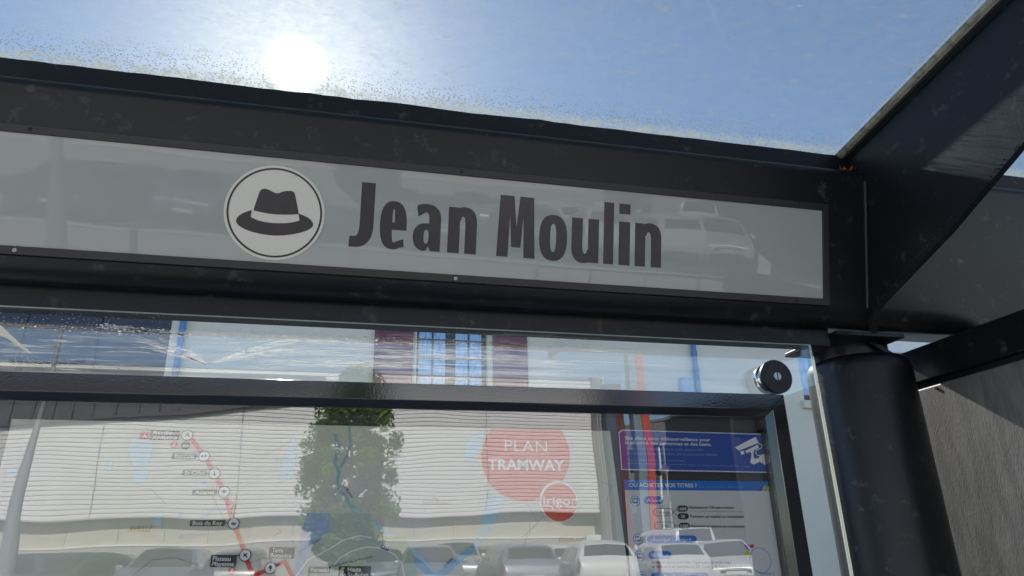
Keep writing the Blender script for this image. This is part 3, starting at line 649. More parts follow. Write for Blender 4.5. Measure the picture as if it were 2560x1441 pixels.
# river reaches
strip([(838, 1085), (845, 1120), (836, 1160), (848, 1180), (843, 1205), (846, 1220), (862, 1240), (885, 1275), (900, 1300)], 8, 1, WATER, 'river_print', poster)
strip([(873, 1065), (876, 1110), (868, 1140), (850, 1170)], 6, 1, WATER, 'river_print', poster)
strip([(885, 1270), (912, 1305), (935, 1310), (975, 1335), (1010, 1360), (1060, 1400), (1090, 1440), (1160, 1395), (1195, 1360), (1215, 1320), (1235, 1280), (1260, 1240), (1290, 1180)], 12, 1, PALEW, 'river_print', poster)
strip([(1010, 1385), (1060, 1420), (1085, 1445), (1110, 1432), (1140, 1405), (1185, 1370)], 15, 2, ink('mid_water', (0.28, 0.48, 0.66)), 'river_print', poster)
shp([(766, 1283), (822, 1283), (824, 1330), (790, 1350), (762, 1400), (755, 1450), (730, 1450), (742, 1400), (750, 1350)], 1, LAV, 'lake_print', poster)
shp([(822, 1283), (925, 1284), (935, 1355), (962, 1350), (985, 1340), (1012, 1342), (1030, 1380), (1045, 1450), (755, 1450), (762, 1400), (790, 1350), (824, 1330)], 1, PGREY, 'town_print', poster)
shp([(962, 1350), (985, 1340), (1012, 1342), (1030, 1380), (1045, 1450), (1010, 1450), (1000, 1400), (975, 1370)], 2, PGREEN, 'park_print', poster)
strip([(830, 1419), (850, 1395), (880, 1378), (915, 1368), (950, 1370), (985, 1385), (1005, 1410), (1012, 1445)], 3, 2, WHITE, 'ring_road_print', poster)
strip([(740, 1441), (770, 1400), (820, 1375), (860, 1350), (900, 1340), (930, 1345)], 3, 2, WHITE, 'ring_road_print', poster)
for P in ([(375, 1222), (400, 1245), (415, 1262)], [(528, 1235), (545, 1270), (562, 1300)], [(695, 1322), (703, 1330), (685, 1340)], [(730, 1350), (755, 1400)], [(1320, 1260), (1345, 1310), (1305, 1345)], [(1360, 1290), (1320, 1330), (1310, 1370)], [(1470, 1180), (1505, 1205), (1528, 1215), (1515, 1260)], [(730, 1100), (700, 1120), (660, 1140)], [(330, 1441), (380, 1400), (440, 1395), (500, 1415)], [(620, 1410), (660, 1395), (720, 1415)]): strip(P, 1.6, 1, THINL, 'lane_print', poster)
# red route
strip([(470, 1085), (510, 1141), (536, 1184), (560, 1230), (572, 1270), (584, 1310), (600, 1350), (613, 1389), (632, 1441), (640, 1470)], 9, 3, REDI, 'route_line', poster)
strip([(632, 1441), (676, 1421), (711, 1403), (735, 1450)], 9, 3, REDI, 'route_line', poster)
shp([(566, 1258), (582, 1254), (586, 1272), (571, 1277)], 3, REDI, 'route_badge', poster)
icons = {'a': [[(-6, 5), (-1, -6), (3, -6), (6, 5), (3, 5), (1, 1), (-2, 1), (-4, 5)]], 'c': [[(-7, -3), (-4, 0), (-2, -4), (0, 0), (2, -4), (4, 0), (7, -3), (5, 4), (-5, 4)]], 't': [[(-2, 6), (-1, -7), (1, -7), (2, 6)], [(-4, 6), (-2, 0), (2, 0), (4, 6)]], 'o': [[(-7, 0), (-4, -4), (0, -5), (4, -4), (7, 0), (4, 3), (1, 3), (1, 6), (-1, 6), (-1, 3), (-4, 3)]], 'p': [[(-6, -4), (-4, -6), (6, 4), (4, 6)], [(-5, 5), (-6, 2), (4, -6), (6, -4)]], 'b': [[(-4, -5), (0, -7), (4, -5), (4, -1), (1, 4), (1, 7), (-1, 7), (-1, 4), (-4, -1)]], 's': [[(-7, 2), (-4, -4), (-2, 2), (-4, 3)], [(0, 3), (4, -5), (6, -1), (3, 3)]]}
def station(px, py, ic, r=13):
    s = disc(px, py, r, 4, DARKI, 'station_marker', poster); disc(px, py, r - 2, 5, WHITE, 'marker_face', s)
    for P in icons[ic]: shp([(px + a, py + b) for a, b in P], 6, DARKI, 'pictogram', s)
for a in ((468, 1088, 'a'), (510, 1141, 's'), (536, 1184, 't'), (560, 1230, 'o'), (584, 1309, 'c'), (613, 1389, 'p'), (676, 1421, 'b')): station(*a)
disc(464, 1114, 10, 4, DARKI, 'interchange_badge', poster); wr('Re', 458, 1117, 471, 1117, 6, WHITE, poster, 5, .02)
def label(x0, y0, x1, y1, lines, h, sl=0.0):
    s = shp([(x0 + 2, y0), (x1 + 2, y0 + sl), (x1 - 1, y1 + sl), (x0 - 1, y1)], 4, DARKI, 'station_label', poster)
    for i, (t, a, b, y) in enumerate(lines): wr(t, a, y, b, y + sl * .8, h, WHITE, s, 5, .012)
label(375, 1077, 448, 1100, [('Avrillé-', 380, 436, 1087), ('Ardenne', 380, 442, 1099)], 8)
label(429, 1134, 490, 1148, [('Bascule', 437, 484, 1145)], 8)
label(455, 1176, 516, 1190, [('St-Gilles', 461, 512, 1187)], 8)
label(480, 1224, 541, 1238, [('Acacias', 487, 535, 1235)], 8)
label(474, 1301, 562, 1316, [('Bois du Roy', 481, 555, 1313)], 9)
label(526, 1388, 590, 1418, [('Plateau', 531, 576, 1402), ('Mayenne', 529, 584, 1415)], 9, 1)
label(672, 1368, 735, 1396, [('Terra', 680, 707, 1381), ('Botanica', 676, 728, 1394)], 9, 1)
label(770, 1417, 825, 1433, [('Verneau', 775, 821, 1430)], 9)
label(845, 1416, 926, 1450, [('Hauts', 869, 902, 1429), ('de St-Aubin', 850, 920, 1442)], 9)
for a, b in (((542, 1389), (600, 1389)), ((490, 1141), (498, 1141)), ((516, 1183), (524, 1184)), ((541, 1231), (548, 1230)), ((562, 1308), (572, 1308)), ((678, 1396), (677, 1409)), ((773, 1433), (772, 1450))): strip([a, b], 2, 3, DARKI, 'leader_line', poster)
bA = shp([(351, 1079), (373, 1079), (371, 1098), (349, 1098)], 4, REDI, 'line_badge', poster); wr('A', 356, 1095, 366, 1095, 10, WHITE, bA, 5, .03)
b7 = disc(435, 1112, 8, 4, REDI, 'line_badge', poster); wr('7', 431, 1116, 439, 1116, 8, WHITE, b7, 5, .02)
b7 = disc(579, 1428, 8, 4, REDI, 'line_badge', poster); wr('7', 575, 1432, 583, 1432, 8, WHITE, b7, 5, .02)
wr('7', 573, 1270, 582, 1270, 9, WHITE, poster, 5, .02)
wr('AVRILLÉ', 319, 1330, 379, 1330, 12, BROWN, poster, 3, .02, shear=.2); wr('ÉCOUFLANT', 1397, 1355, 1461, 1355, 10, BROWN, poster, 3, .015, shear=.2)
wr('Ile', 1080, 1250, 1096, 1250, 8, BROWN, poster, 3, .0, shear=.2); wr('Saint-Aubin', 1056, 1261, 1121, 1261, 8, BROWN, poster, 3, .0, shear=.2)
wr('La Mayenne', 858, 1216, 879, 1246, 7, DKBLUE, poster, 4, .01, shear=.2); wr('La Sarthe', 1112, 1420, 1133, 1398, 7, DKBLUE, poster, 4, .01, shear=.2)
wr('Collège Clément', 462, 1340, 512, 1338, 5, LILAC, poster, 3); wr('Janequin', 462, 1347, 490, 1346, 5, LILAC, poster, 3); disc(453, 1343, 5, 3, LILAC, 'school_dot', poster)
wr('Collège Jean Vilar', 506, 1279, 562, 1278, 5, LILAC, poster, 3); wr('Lycée Paul Langevin', 428, 1279, 470, 1276, 5, LILAC, poster, 3); wr('Cantenay', 697, 1153, 733, 1152, 5, LILAC, poster, 3)
disc(692, 1152, 4, 3, LILAC, 'school_dot', poster); disc(513, 1290, 5, 3, LILAC, 'school_dot', poster); disc(451, 1290, 5, 3, LILAC, 'school_dot', poster); disc(509, 1203, 5, 3, LILAC, 'school_dot', poster)
wr('Avenue Charles Gaulle', 748, 1383, 803, 1349, 5, DKBLUE, poster, 3); wr('Boulevard de la Ronceray', 831, 1418, 932, 1394, 5, DARKI, poster, 3)
a11 = shp([(953, 1362), (973, 1370), (970, 1379), (951, 1371)], 3, DKBLUE, 'road_badge', poster); wr('A11', 954, 1368, 967, 1374, 6, WHITE, a11, 5, .02)
wr('CHU', 975, 1435, 988, 1435, 6, LILAC, poster, 3)
# red title circles, the large one cut by the top edge of the sheet
C0 = (1314, 1143); Rp = 110
cp = [(C0[0] + Rp * math.cos(a), C0[1] + Rp * 1.0 * math.sin(a)) for a in [math.radians(t) for t in range(0, 360, 4)]]
cp = [(x, max(y, 1073.5 + .02 * (x - 1314))) for x, y in cp]
big = shp(cp, 4, CORAL, 'title_circle', poster)
wr('PLAN', 1262, 1128, 1368, 1131, 28, WHITE, big, 6, -.006); wr('TRAMWAY', 1219, 1174, 1412, 1177, 27, WHITE, big, 6, .028)
disc(1397, 1254, 51, 5, WHITE, 'logo_rim', poster, 48); lg = disc(1398, 1256, 47, 6, CORAL, 'logo_circle', poster, 48)
wr('irigo', 1358, 1262, 1426, 1263, 21, WHITE, lg, 8, .012)
strip([(1353, 1266), (1378, 1266), (1382, 1270), (1382, 1275)], 3, 7, WHITE, 'logo_stroke', lg); strip([(1431, 1264), (1431, 1252), (1436, 1250), (1441, 1250)], 3, 7, WHITE, 'logo_stroke', lg)
strip([(1414, 1266), (1445, 1269)], 3, 7, WHITE, 'logo_stroke', lg); shp([(1439, 1245), (1446, 1250), (1439, 1255)], 7, WHITE, 'logo_arrow', lg)

# video surveillance notice
vn = thing('video_surveillance_notice', onY(1740, 1178, YP), 'blue video surveillance notice with white camera pictogram at top right of case', 'notice')
vq = [(1556, 1077), (1909, 1087.5), (1914, 1092), (1924, 1180), (1556, 1172.5), (1549, 1084)]
VIO = mat('notice_blue', (0.004, 0.06, 0.34), 0.6, var=0.05)
shp([(1553, 1074.5), (1911, 1085), (1917, 1090), (1927, 1183), (1553, 1175.5), (1546, 1081)], 2, ink('rim_grey', (0.62, 0.66, 0.75)), 'sheet', vn); shp(vq, 3, VIO, 'print', vn)
shp([(1556, 1077), (1566, 1077.3), (1572, 1173), (1556, 1172.5), (1549, 1084)], 4, ink('magenta_violet', (0.16, 0.04, 0.28)), 'edge_print', vn)
wr('Site placé sous vidéosurveillance pour', 1562, 1099, 1776, 1104, 9, WHITE, vn, 5, .012); wr('la sécurité des personnes et des biens.', 1563, 1110.5, 1779, 1115.5, 9, WHITE, vn, 5, .012)
LB = ink('light_blue_text', (0.25, 0.33, 0.60))
wr('Images conservées pendant un mois, pouvant être', 1566, 1124, 1760, 1128, 6.5, LB, vn, 5); wr('visionnées en cas d\'incident, par le personnel habilité', 1566, 1136, 1793, 1140, 6.5, LB, vn, 5)
wr('Pour tout renseignement relatif au droit d\'accès des images', 1568, 1152, 1712, 1154, 4.5, LB, vn, 5); wr('enregistrées, adressez-vous au responsable du réseau, au service clients de la RATP Dev - Angers', 1568, 1160, 1878, 1169, 4.5, LB, vn, 5)
def Z5(P): return [(1500 + x / 3.268, 1000 + y / 3.268) for x, y in P]
for P in ([(1103, 388), (1272, 302), (1290, 338), (1294, 352), (1133, 416)], [(1144, 424), (1170, 414), (1182, 440), (1157, 450)], [(1183, 420), (1290, 366), (1297, 392), (1262, 410), (1252, 440), (1256, 470), (1268, 482), (1310, 470), (1316, 500), (1276, 520), (1258, 528), (1240, 524), (1228, 508), (1234, 480), (1238, 440), (1226, 424), (1200, 436)], [(1316, 450), (1344, 440), (1358, 536), (1334, 524)], [(1300, 462), (1322, 456), (1330, 520), (1312, 512)]): shp(Z5(P), 5, WHITE, 'camera_pictogram', vn)
strip(Z5([(1294, 352), (1310, 366), (1322, 362), (1320, 392), (1296, 402), (1278, 412), (1272, 432), (1284, 452), (1318, 458)]), 2.2, 5, WHITE, 'camera_pictogram', vn)

# ticket information sheet
ti = thing('ticket_information_sheet', onY(1760, 1441, YP), 'pale ticket price sheet with blue heading below the surveillance notice', 'information sheet')
def sheet(P, k, m, name): return shp(P, k, m, name, ti)
TS = ink('sheet_grey', (0.60, 0.61, 0.62))
sheet([(1560, 1200), (1931, 1204.5), (2010, 1640), (1590, 1640)], 1, TS, 'paper')
sheet([(1560, 1200), (1931, 1204.5), (1935.5, 1228), (1561.5, 1225.5)], 2, AZURE, 'heading_band')
wr('OÙ ACHETER VOS TITRES ?', 1573, 1217.5, 1742, 1219, 10, WHITE, ti, 4, .014); wr('Dans votre bus et tram, 24h/24 et 7j/7', 1747, 1219.5, 1858, 1221, 5.5, LB, ti, 4)
for i, c in enumerate(((.30, .03, .35), (.05, .03, .2), (.1, .5, .7), (.5, .6, .05), (.3, .5, .05), (.75, .6, .02), (.6, .03, .1))): sheet([(1895 + i * 4.4, 1228), (1898.5 + i * 4.4, 1228), (1902 + i * 4.2, 1214 + (i % 3)), (1899 + i * 4.2, 1214 + (i % 3))], 3, ink('stripe%d' % i, c), 'colour_stripe')
def pill(x0, y0, x1, y1, m, txt, tm, h, a, b, hollow=None, bold=.01):
    s = sheet(rrect(x0, y0, x1, y1, (y1 - y0) / 2 - .1), 2, m, 'pill')
    if hollow: shp(rrect(x0 + 1.4, y0 + 1.4, x1 - 1.4, y1 - 1.4, (y1 - y0) / 2 - 1.5), 3, TS, 'pill_face', s)
    wr(txt, a, (y0 + y1) / 2 + h / 2, b, (y0 + y1) / 2 + h / 2 + .5, h, tm, s, 4, bold)
pill(1610, 1241, 1659, 1261, AZURE, 'À bord', WHITE, 8, 1618, 1653)
pill(1633, 1271, 1683, 1291, DARKI, '1 voyage', DARKI, 7, 1641, 1675, True, .004); pill(1692, 1264, 1720, 1280, DARKI, '1,60€', WHITE, 7, 1695, 1717); pill(1694, 1283, 1722, 1299, DARKI, '2€', WHITE, 7, 1703, 1713)
pill(1636, 1305, 1687, 1325, DARKI, '24h', DARKI, 7, 1653, 1670, True, .004); pill(1697, 1307, 1725, 1323, DARKI, '4,50€', WHITE, 7, 1700, 1722)
wr('Paiement en CB sans contact', 1723, 1272, 1835, 1272.5, 7, DARKI, ti, 3, .012); wr('Posez votre CB directement sur le valideur et validez à chaque correspondance', 1724, 1280, 1859, 1281.5, 4.5, THINL, ti, 3)
wr('Paiement en espèce au conducteur', 1726, 1294.5, 1861, 1295, 7, DARKI, ti, 3, .012); wr('Paiement en espèce au conducteur', 1728, 1319, 1863, 1319.5, 7, DARKI, ti, 3, .012)
for a in ([(1683, 1281), (1692, 1273)], [(1683, 1281), (1694, 1290)], [(1687, 1315), (1697, 1315)]): strip(a, 1.3, 3, DARKI, 'leader_line', ti)
pill(1618, 1339, 1742, 1359, AZURE, 'eBoutique sur irigo.fr', WHITE, 8, 1627, 1730); pill(1621, 1378, 1679, 1398, AZURE, 'M-Ticket', WHITE, 8, 1629, 1671)
wr('Achetez votre titre avec l\'application mobile irigo', 1629, 1409.5, 1828, 1409.5, 7, DARKI, ti, 3, .008); wr('et validez-le en scannant le QR Code « M-Ticket » à bord', 1630, 1420, 1855, 1420, 7, DARKI, ti, 3, .008)
pill(1627, 1432, 1772, 1452, AZURE, 'Distributeurs', WHITE, 7, 1660, 1720)
for cx, cy, k in ((1588, 1253, 0), (1595, 1348, 1), (1599, 1391, 2), (1604, 1443, 3)):
    s = disc(cx, cy, 13.5, 2, AZURE, 'icon_ring', ti); disc(cx, cy, 11.8, 3, TS, 'icon_face', s)
    shp(rrect(cx - 7, cy - 7, cx + 7, cy + 6, 2), 4, AZURE, 'icon_print', s); shp(rrect(cx - 5, cy - 4, cx + 5, cy + 2, 1), 5, TS, 'icon_print', s)
q = disc(1901, 1401, 32, 2, AZURE, 'badge_ring', ti, 40); disc(1901, 1401, 30.4, 3, TS, 'badge_face', q, 40)
for P, c in (([(1860, 1361), (1872, 1363), (1876, 1374), (1866, 1372)], (.30, .03, .3)), ([(1872, 1372), (1876, 1362), (1886, 1361), (1884, 1370)], (.6, .04, .05)), ([(1862, 1380), (1872, 1376), (1874, 1390), (1866, 1398)], (.7, .6, .03)), ([(1868, 1366), (1876, 1370), (1878, 1378), (1870, 1376)], (.03, .15, .5))): sheet(P, 4, ink('petal%d' % int(c[0] * 100), c), 'colour_petal')
wr('Scannez le', 1899, 1437, 1937, 1437.5, 6.5, AZURE, ti, 3, .006); wr('QR-Code', 1901, 1447, 1934, 1447.5, 6.5, AZURE, ti, 3, .006)

# ================================================================== BUILDING BEHIND THE SHELTER
YB = 10.0
def px3(px, py, y=YB): return onY(px, py, y)
RENDER_W = mat('beige_render_wall', (0.78, 0.72, 0.62), 0.9, var=0.06, vs=0.6, bump=0.4, bs=20, dirt=((0.60, 0.54, 0.45), 0.5, 0.5, 0.9))
hb_ = thing('rendered_town_building', (8, YB, 0), 'beige rendered building seen through the glass with maroon shuttered window and blue pipes', 'building')
xl = px3(419, 880).x
wx0, wx1 = px3(1036, 880).x, px3(1222, 880).x; wz1 = px3(1130, 770).z; wz0 = px3(1130, 1010).z
rx0, rx1 = px3(1999, 930).x, px3(2100, 930).x; rz1 = px3(2010, 872).z; rz0 = px3(2010, 1003).z
W = MB()
BH = 7.0
for a, b, c, d in ((xl, wx0, -.1, BH), (wx0, wx1, -.1, wz0), (wx0, wx1, wz1, BH), (wx1, rx0, -.1, BH), (rx0, rx1, -.1, rz0), (rx0, rx1, rz1, BH), (rx1, 26, -.1, BH)):
    W.box((a, YB, c), (b, YB + .35, d))
W.build('wall', RENDER_W, hb_)
box('side_wall', (xl, YB + .351, -.1), (xl + .35, 22, BH), RENDER_W, hb_)
box('roof', (xl - .3, YB - .3, BH), (26, 22.5, BH + .2), mat('roof_slate', (0.08, 0.08, 0.09), 0.7), hb_)
MAR = mat('maroon_shutter_paint', (0.135, 0.018, 0.055), 0.5, var=0.12, vs=2); WFR = mat('white_window_paint', (0.6, 0.6, 0.57), 0.6); DFR = mat('dark_window_frame', (0.035, 0.035, 0.04), 0.5)
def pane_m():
    m, t, o = nodes('sky_blue_curtained_pane'); p = N(t, 'ShaderNodeBsdfPrincipled'); p.inputs['Roughness'].default_value = 0.04; p.inputs['Specular IOR Level'].default_value = 0.9
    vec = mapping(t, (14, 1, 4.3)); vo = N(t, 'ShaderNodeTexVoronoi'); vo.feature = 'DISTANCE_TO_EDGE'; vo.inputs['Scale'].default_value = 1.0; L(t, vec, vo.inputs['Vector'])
    r = ramp(t, vo.outputs['Distance'], 0.02, 0.09, (0.16, 0.33, 0.58), (0.30, 0.52, 0.80)); L(t, r, p.inputs['Base Color']); L(t, p.outputs[0], o.inputs[0]); return m  # blue of the reflected sky put into the curtain pattern's colour
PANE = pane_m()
def shutter(a, b):
    x0, x1 = px3(a, 880).x, px3(b, 880).x
    s = box('shutter', (x0, YB - .05, wz0 - .05), (x1, YB - .012, wz1 + .05), MAR, hb_, bevel=.006)
    for k in range(3):
        z = wz0 + (wz1 - wz0) * (.12 + .38 * k); box('shutter_batten', (x0 + .03, YB - .068, z), (x1 - .03, YB - .051, z + .07), MAR, s)
shutter(935, 1032); shutter(1231, 1317)
win = box('window', (wx0 + .004, YB + .10, wz0 + .003), (wx1 - .004, YB + .13, wz1 - .003), DFR, hb_)
box('window_jamb', (wx0 + .002, YB - .02, wz0), (px3(1041, 880).x, YB + .099, wz1), WFR, win); box('window_jamb', (px3(1218, 880).x, YB - .02, wz0), (wx1 - .002, YB + .099, wz1), WFR, win)
rows = [px3(1130, y).z for y in (770, 798, 803, 846, 850, 891, 896, 937, 942, 985)]
for a, b in ((1048, 1080), (1085.5, 1115), (1140.5, 1171), (1176, 1206)):
    for k in range(0, 10, 2): box('pane', (px3(a, 880).x, YB + .080, rows[k + 1]), (px3(b, 880).x, YB + .0995, rows[k]), PANE, win)
w2 = box('window', (rx0 + .004, YB + .12, rz0 + .003), (rx1 - .004, YB + .15, rz1 - .003), DFR, hb_)
box('pane', (rx0 + .05, YB + .09, rz0 + .12), (rx1 - .05, YB + .119, rz1 - .1), PANE, w2)
box('window_sill', (rx0 - .07, YB - .09, rz0 - .13), (rx1 + .07, YB - .001, rz0 - .002), RENDER_W, hb_, bevel=.01)
PIPE = mat('blue_downpipe_paint', (0.10, 0.24, 0.50), 0.4, var=0.12)
def pipe(pa, pb):
    x = (px3(*pa).x + px3(*pb).x) / 2
    m = MB(); m.tube([(x, YB - .07, 0.1), (x, YB - .07, BH - .1)], .042, 14); o = m.build('downpipe', PIPE, hb_)
    for py in (792, 890, 932, 1100):
        z = px3(pa[0], py).z; m = MB(); m.lathe((x, YB - .07, z), (0, 0, 1), [(0, .05), (.05, .05)], 14); m.build('pipe_collar', PIPE, o)
    return x
pipe((1727, 850), (1738, 960)); pipe((461, 795), (445, 925))
MBX = mat('meter_box_blue', (0.32, 0.46, 0.66), 0.5)
a = px3(1695, 947); b = px3(1729, 985); box('meter_box', (a.x, YB - .11, b.z - .25), (b.x, YB - .001, a.z), MBX, hb_, bevel=.01)
CORN = mat('white_cornice', (0.72, 0.72, 0.70), 0.8)
box('cornice', (8.2, YB - .16, px3(2250, 889).z), (26, YB - .001, px3(2250, 869).z), CORN, hb_, bevel=.01)
nb = thing('dark_slate_building', (-10, 17, 0), 'dark blue slate fronted building left of the beige building behind glass', 'building')
NAVY = mat('dark_blue_slate', (0.025, 0.040, 0.075), 0.6, var=0.3, vs=3)
box('wall', (-40, 17, -.1), (2.5, 26, 9.6), NAVY, nb)
for k in range(16): box('cladding_board', (-22 + k * 1.5, 16.94, 0), (-22 + k * 1.5 + 1.44, 16.999, 9.4), NAVY, nb)

# ================================================================== ACROSS THE TRACKS (seen mirrored in sign and display case)
ZL = H - .0518 * 21                                # level of the raised car park
structure(MB().prism([(-80, MIR - 16.9 - 9.6 * 1, -.15), (80, MIR - 16.9 + 9.6, -.15), (80, -140, -.15), (-80, -140, -.15)], (0, 0, ZL + .15)).build('car_park', LOT))
CONC = mat('retaining_concrete', (0.50, 0.47, 0.40), 0.85, var=0.2, vs=2, dirt=((0.28, 0.27, 0.24), 1.2, .5, .8))
def wy(x): return MIR - 16.9 + .12 * x
rw = thing('retaining_wall', (0, wy(0), 0), 'low pale concrete retaining wall below the parked cars across the tracks', 'wall')
xs_ = list(range(-40, 41, 5))
for i in range(len(xs_) - 1):
    a, b = xs_[i] + .01, xs_[i + 1] - .01
    MB().hexa([(a, wy(a) + .25, -.12), (b, wy(b) + .25, -.12), (b, wy(b) + .02, -.12), (a, wy(a) + .02, -.12), (a, wy(a) + .25, ZL + .02), (b, wy(b) + .25, ZL + .02), (b, wy(b) + .02, ZL + .02), (a, wy(a) + .02, ZL + .02)]).build('wall_panel', CONC, rw, bevel=.01)
MB().hexa([(-40, wy(-40) + .29, ZL + .022), (40, wy(40) + .29, ZL + .022), (40, wy(40) - .02, ZL + .022), (-40, wy(-40) - .02, ZL + .022), (-40, wy(-40) + .29, ZL + .08), (40, wy(40) + .29, ZL + .08), (40, wy(40) - .02, ZL + .08), (-40, wy(-40) - .02, ZL + .08)]).build('coping', mat('pale_coping', (0.62, 0.60, 0.54), 0.8), rw)
# lawn to the right of the cars
gm = MB(); LX = [(14.2, 27), (30, 27), (30, 13.5), (12.6, 16.4)]
gm.prism([(x, MIR - d, ZL + .004) for x, d in LX], (0, 0, .03)); structure(gm.build('lawn', GRASSB))
gb = MB(); GRM = mat('grass_blades', (0.06, 0.13, 0.025), 0.7, var=0.4, vs=3)
for k in range(5000):
    u = random.random(); v = random.random(); x = 13.0 + 13 * u; d = 16.9 + 9.5 * v - .12 * x + 1; c = Vector((x + 0.06 * (d - 16) , MIR - d, ZL + .03)); a = random.random() * PI; r = .025
    gb.add([c + Vector((r * math.cos(a), r * math.sin(a), 0)), c - Vector((r * math.cos(a), r * math.sin(a), 0)), c + Vector((random.gauss(0, .03), random.gauss(0, .03), random.uniform(.08, .2)))], [(0, 1, 2)])
go_ = gb.build('grass', GRM, None, fix=False); tag(go_, 'short green grass on the bank beside the white hatchback', 'grass', kind='stuff')

# warehouse with ribbed white cladding
DW = 38.0
wh = thing('white_clad_warehouse', (0, MIR - DW - 6, ZL), 'long warehouse with ribbed white cladding over a beige base wall behind the cars', 'building')
WHITEC = mat('white_ribbed_cladding', (0.80, 0.79, 0.77), 0.45, var=0.03, vs=1)
za, zb_ = H + .0545 * DW, H + .2530 * DW
pitch = .205; nr = int((zb_ - za) / pitch)
def ribs(w):
    m = MB(); P = []
    for i in range(nr):
        z = i * pitch; P += [(0.0, z), (0.0, z + pitch * .62), (-.055, z + pitch * .70), (-.055, z + pitch * .93)]
    P.append((0.0, nr * pitch)); vs = []
    for y, z in P: vs += [(0, y, z), (w, y, z)]
    m.add(vs, [(2 * i, 2 * i + 1, 2 * i + 3, 2 * i + 2) for i in range(len(P) - 1)])
    m.box((0, -.10, 0), (w, -.06, nr * pitch)); return m
x = .366 * DW; pw = 6.3; first = None; k = 0
base_loc = Vector(wh.location)
while x - pw * k > -.9 * DW:
    if first is None:
        o = ribs(pw - .035).build('cladding_panel', WHITEC, None, fix=False); first = o.data
        for p in first.polygons: pass
    else: o = bpy.data.objects.new('cladding_panel', first); COL.objects.link(o)
    o.parent = wh; o.location = Vector((x - pw * (k + 1), MIR - DW, za)) - base_loc; k += 1
XW0 = x - pw * k
box('cladding_frame', (XW0, MIR - DW - .35, za), (x, MIR - DW - .12, zb_ - .1), mat('joint_black', (0.02, 0.02, 0.02), .9), wh)
box('soffit', (XW0, MIR - DW - .55, za - .06), (x, MIR - DW, za - .003), mat('soffit_grey', (0.4, 0.4, 0.38), .8), wh)
BASEW = mat('beige_base_wall', (0.52, 0.49, 0.41), 0.85, var=0.12, vs=1.5, stretch=(1, 1, .1))
for k in range(24):
    a = XW0 + k * 2.02; box('base_panel', (a + .01, MIR - DW - .80, ZL - .1), (a + 2.01, MIR - DW - .62, za - .06), BASEW, wh)
box('plinth', (XW0, MIR - DW - .619, ZL - .1), (x, MIR - DW - .40, H + .021 * DW), mat('plinth_grey', (0.42, 0.41, 0.38), .8), wh)
box('plinth_cap', (XW0, MIR - DW - .62, H + .0212 * DW), (x, MIR - DW - .36, H + .0235 * DW), mat('pale_cap', (0.8, 0.78, 0.7), .7), wh)
box('hall', (XW0, MIR - DW - 30, ZL - .1), (x - .02, MIR - DW - .81, zb_ - .2), BASEW, wh)
LOUV = mat('dark_standing_seam', (0.085, 0.088, 0.10), 0.5, var=0.2, vs=1)
def vd(a, b, d=DW - .25): return V(a, b, d)
lo = MB(); lo.prism([vd(-.80, .146), vd(-.62, .158), vd(-.419, .168), vd(-.34, .1715), vd(-.265, .1772), vd(-.18, .1880), vd(-.118, .1963), vd(-.075, .2040), vd(-.03, .2200), vd(-.03, .243), vd(-.80, .243)], (0, -.15, 0)); lo = lo.build('upper_louvre', LOUV, wh)
for k in range(30):
    a = -.78 + k * .0245; zlow = .146 + .0 + max(0, (a + .8)) * .058 + (max(0, a + .3) * .09); q = MB(); q.prism([vd(a, zlow + .004), vd(a + .0022, zlow + .004), vd(a + .0022, .2425), vd(a, .2425)], (0, .08, 0)); q.build('seam', LOUV, lo)
# grey end bay and the tall end panels
GRYV = mat('grey_upright_cladding', (0.20, 0.195, 0.19), 0.5, var=0.12, vs=2); DBL = mat('dark_blue_grey_panel', (0.055, 0.085, 0.115), 0.5, var=0.15); REDP = mat('red_orange_edge_panel', (0.50, 0.065, 0.03), 0.5, var=0.06); PALEL = mat('pale_trim', (0.75, 0.74, 0.7), 0.6)
def vbox(name, a0, a1, b0, b1, d, th, m, parent): 
    p = V(a0, b0, d); q = V(a1, b1, d); return box(name, (p.x, p.y, p.z), (q.x, p.y - th, q.z), m, parent)
bot = (ZL - H) / DW
vbox('end_bay', .3665, .3845, bot, .2555, DW - .2, 2, GRYV, wh)
for k in range(7): vbox('upright_rib', .3675 + k * .0024, .3679 + k * .0024, bot, .2555, DW - .26, .055, PALEL if k in (3, 5) else GRYV, wh)
vbox('corner_trim', .3845, .3862, bot, .2555, DW - .3, .4, PALEL, wh)
et = thing('blue_grey_end_tower', V(.395, bot, 37), 'slim blue grey tower panel with dark red edge at the warehouse corner', 'tower')
vbox('tower_panel', .3875, .4035, bot, .245, 37, 1.5, DBL, et); vbox('red_edge', .4036, .4056, bot, .245, 36.9, 1.6, mat('deep_red_edge', (0.26, 0.03, 0.02), .5), et); vbox('side_panel', .4063, .4140, bot, .245, 37.1, 1.2, mat('dark_red_panel', (0.10, 0.03, 0.03), .5), et)
e2 = thing('red_edged_pylon', V(.445, bot, 36), 'tall grey pylon with a broad red orange stripe left of the apartments', 'pylon')
vbox('grey_panel', .4300, .4440, bot, .33, 36, .6, mat('pylon_grey', (0.19, 0.24, 0.28), .5, var=.1), e2); vbox('red_stripe', .4441, .4555, bot, .3035, 35.9, .7, REDP, e2)

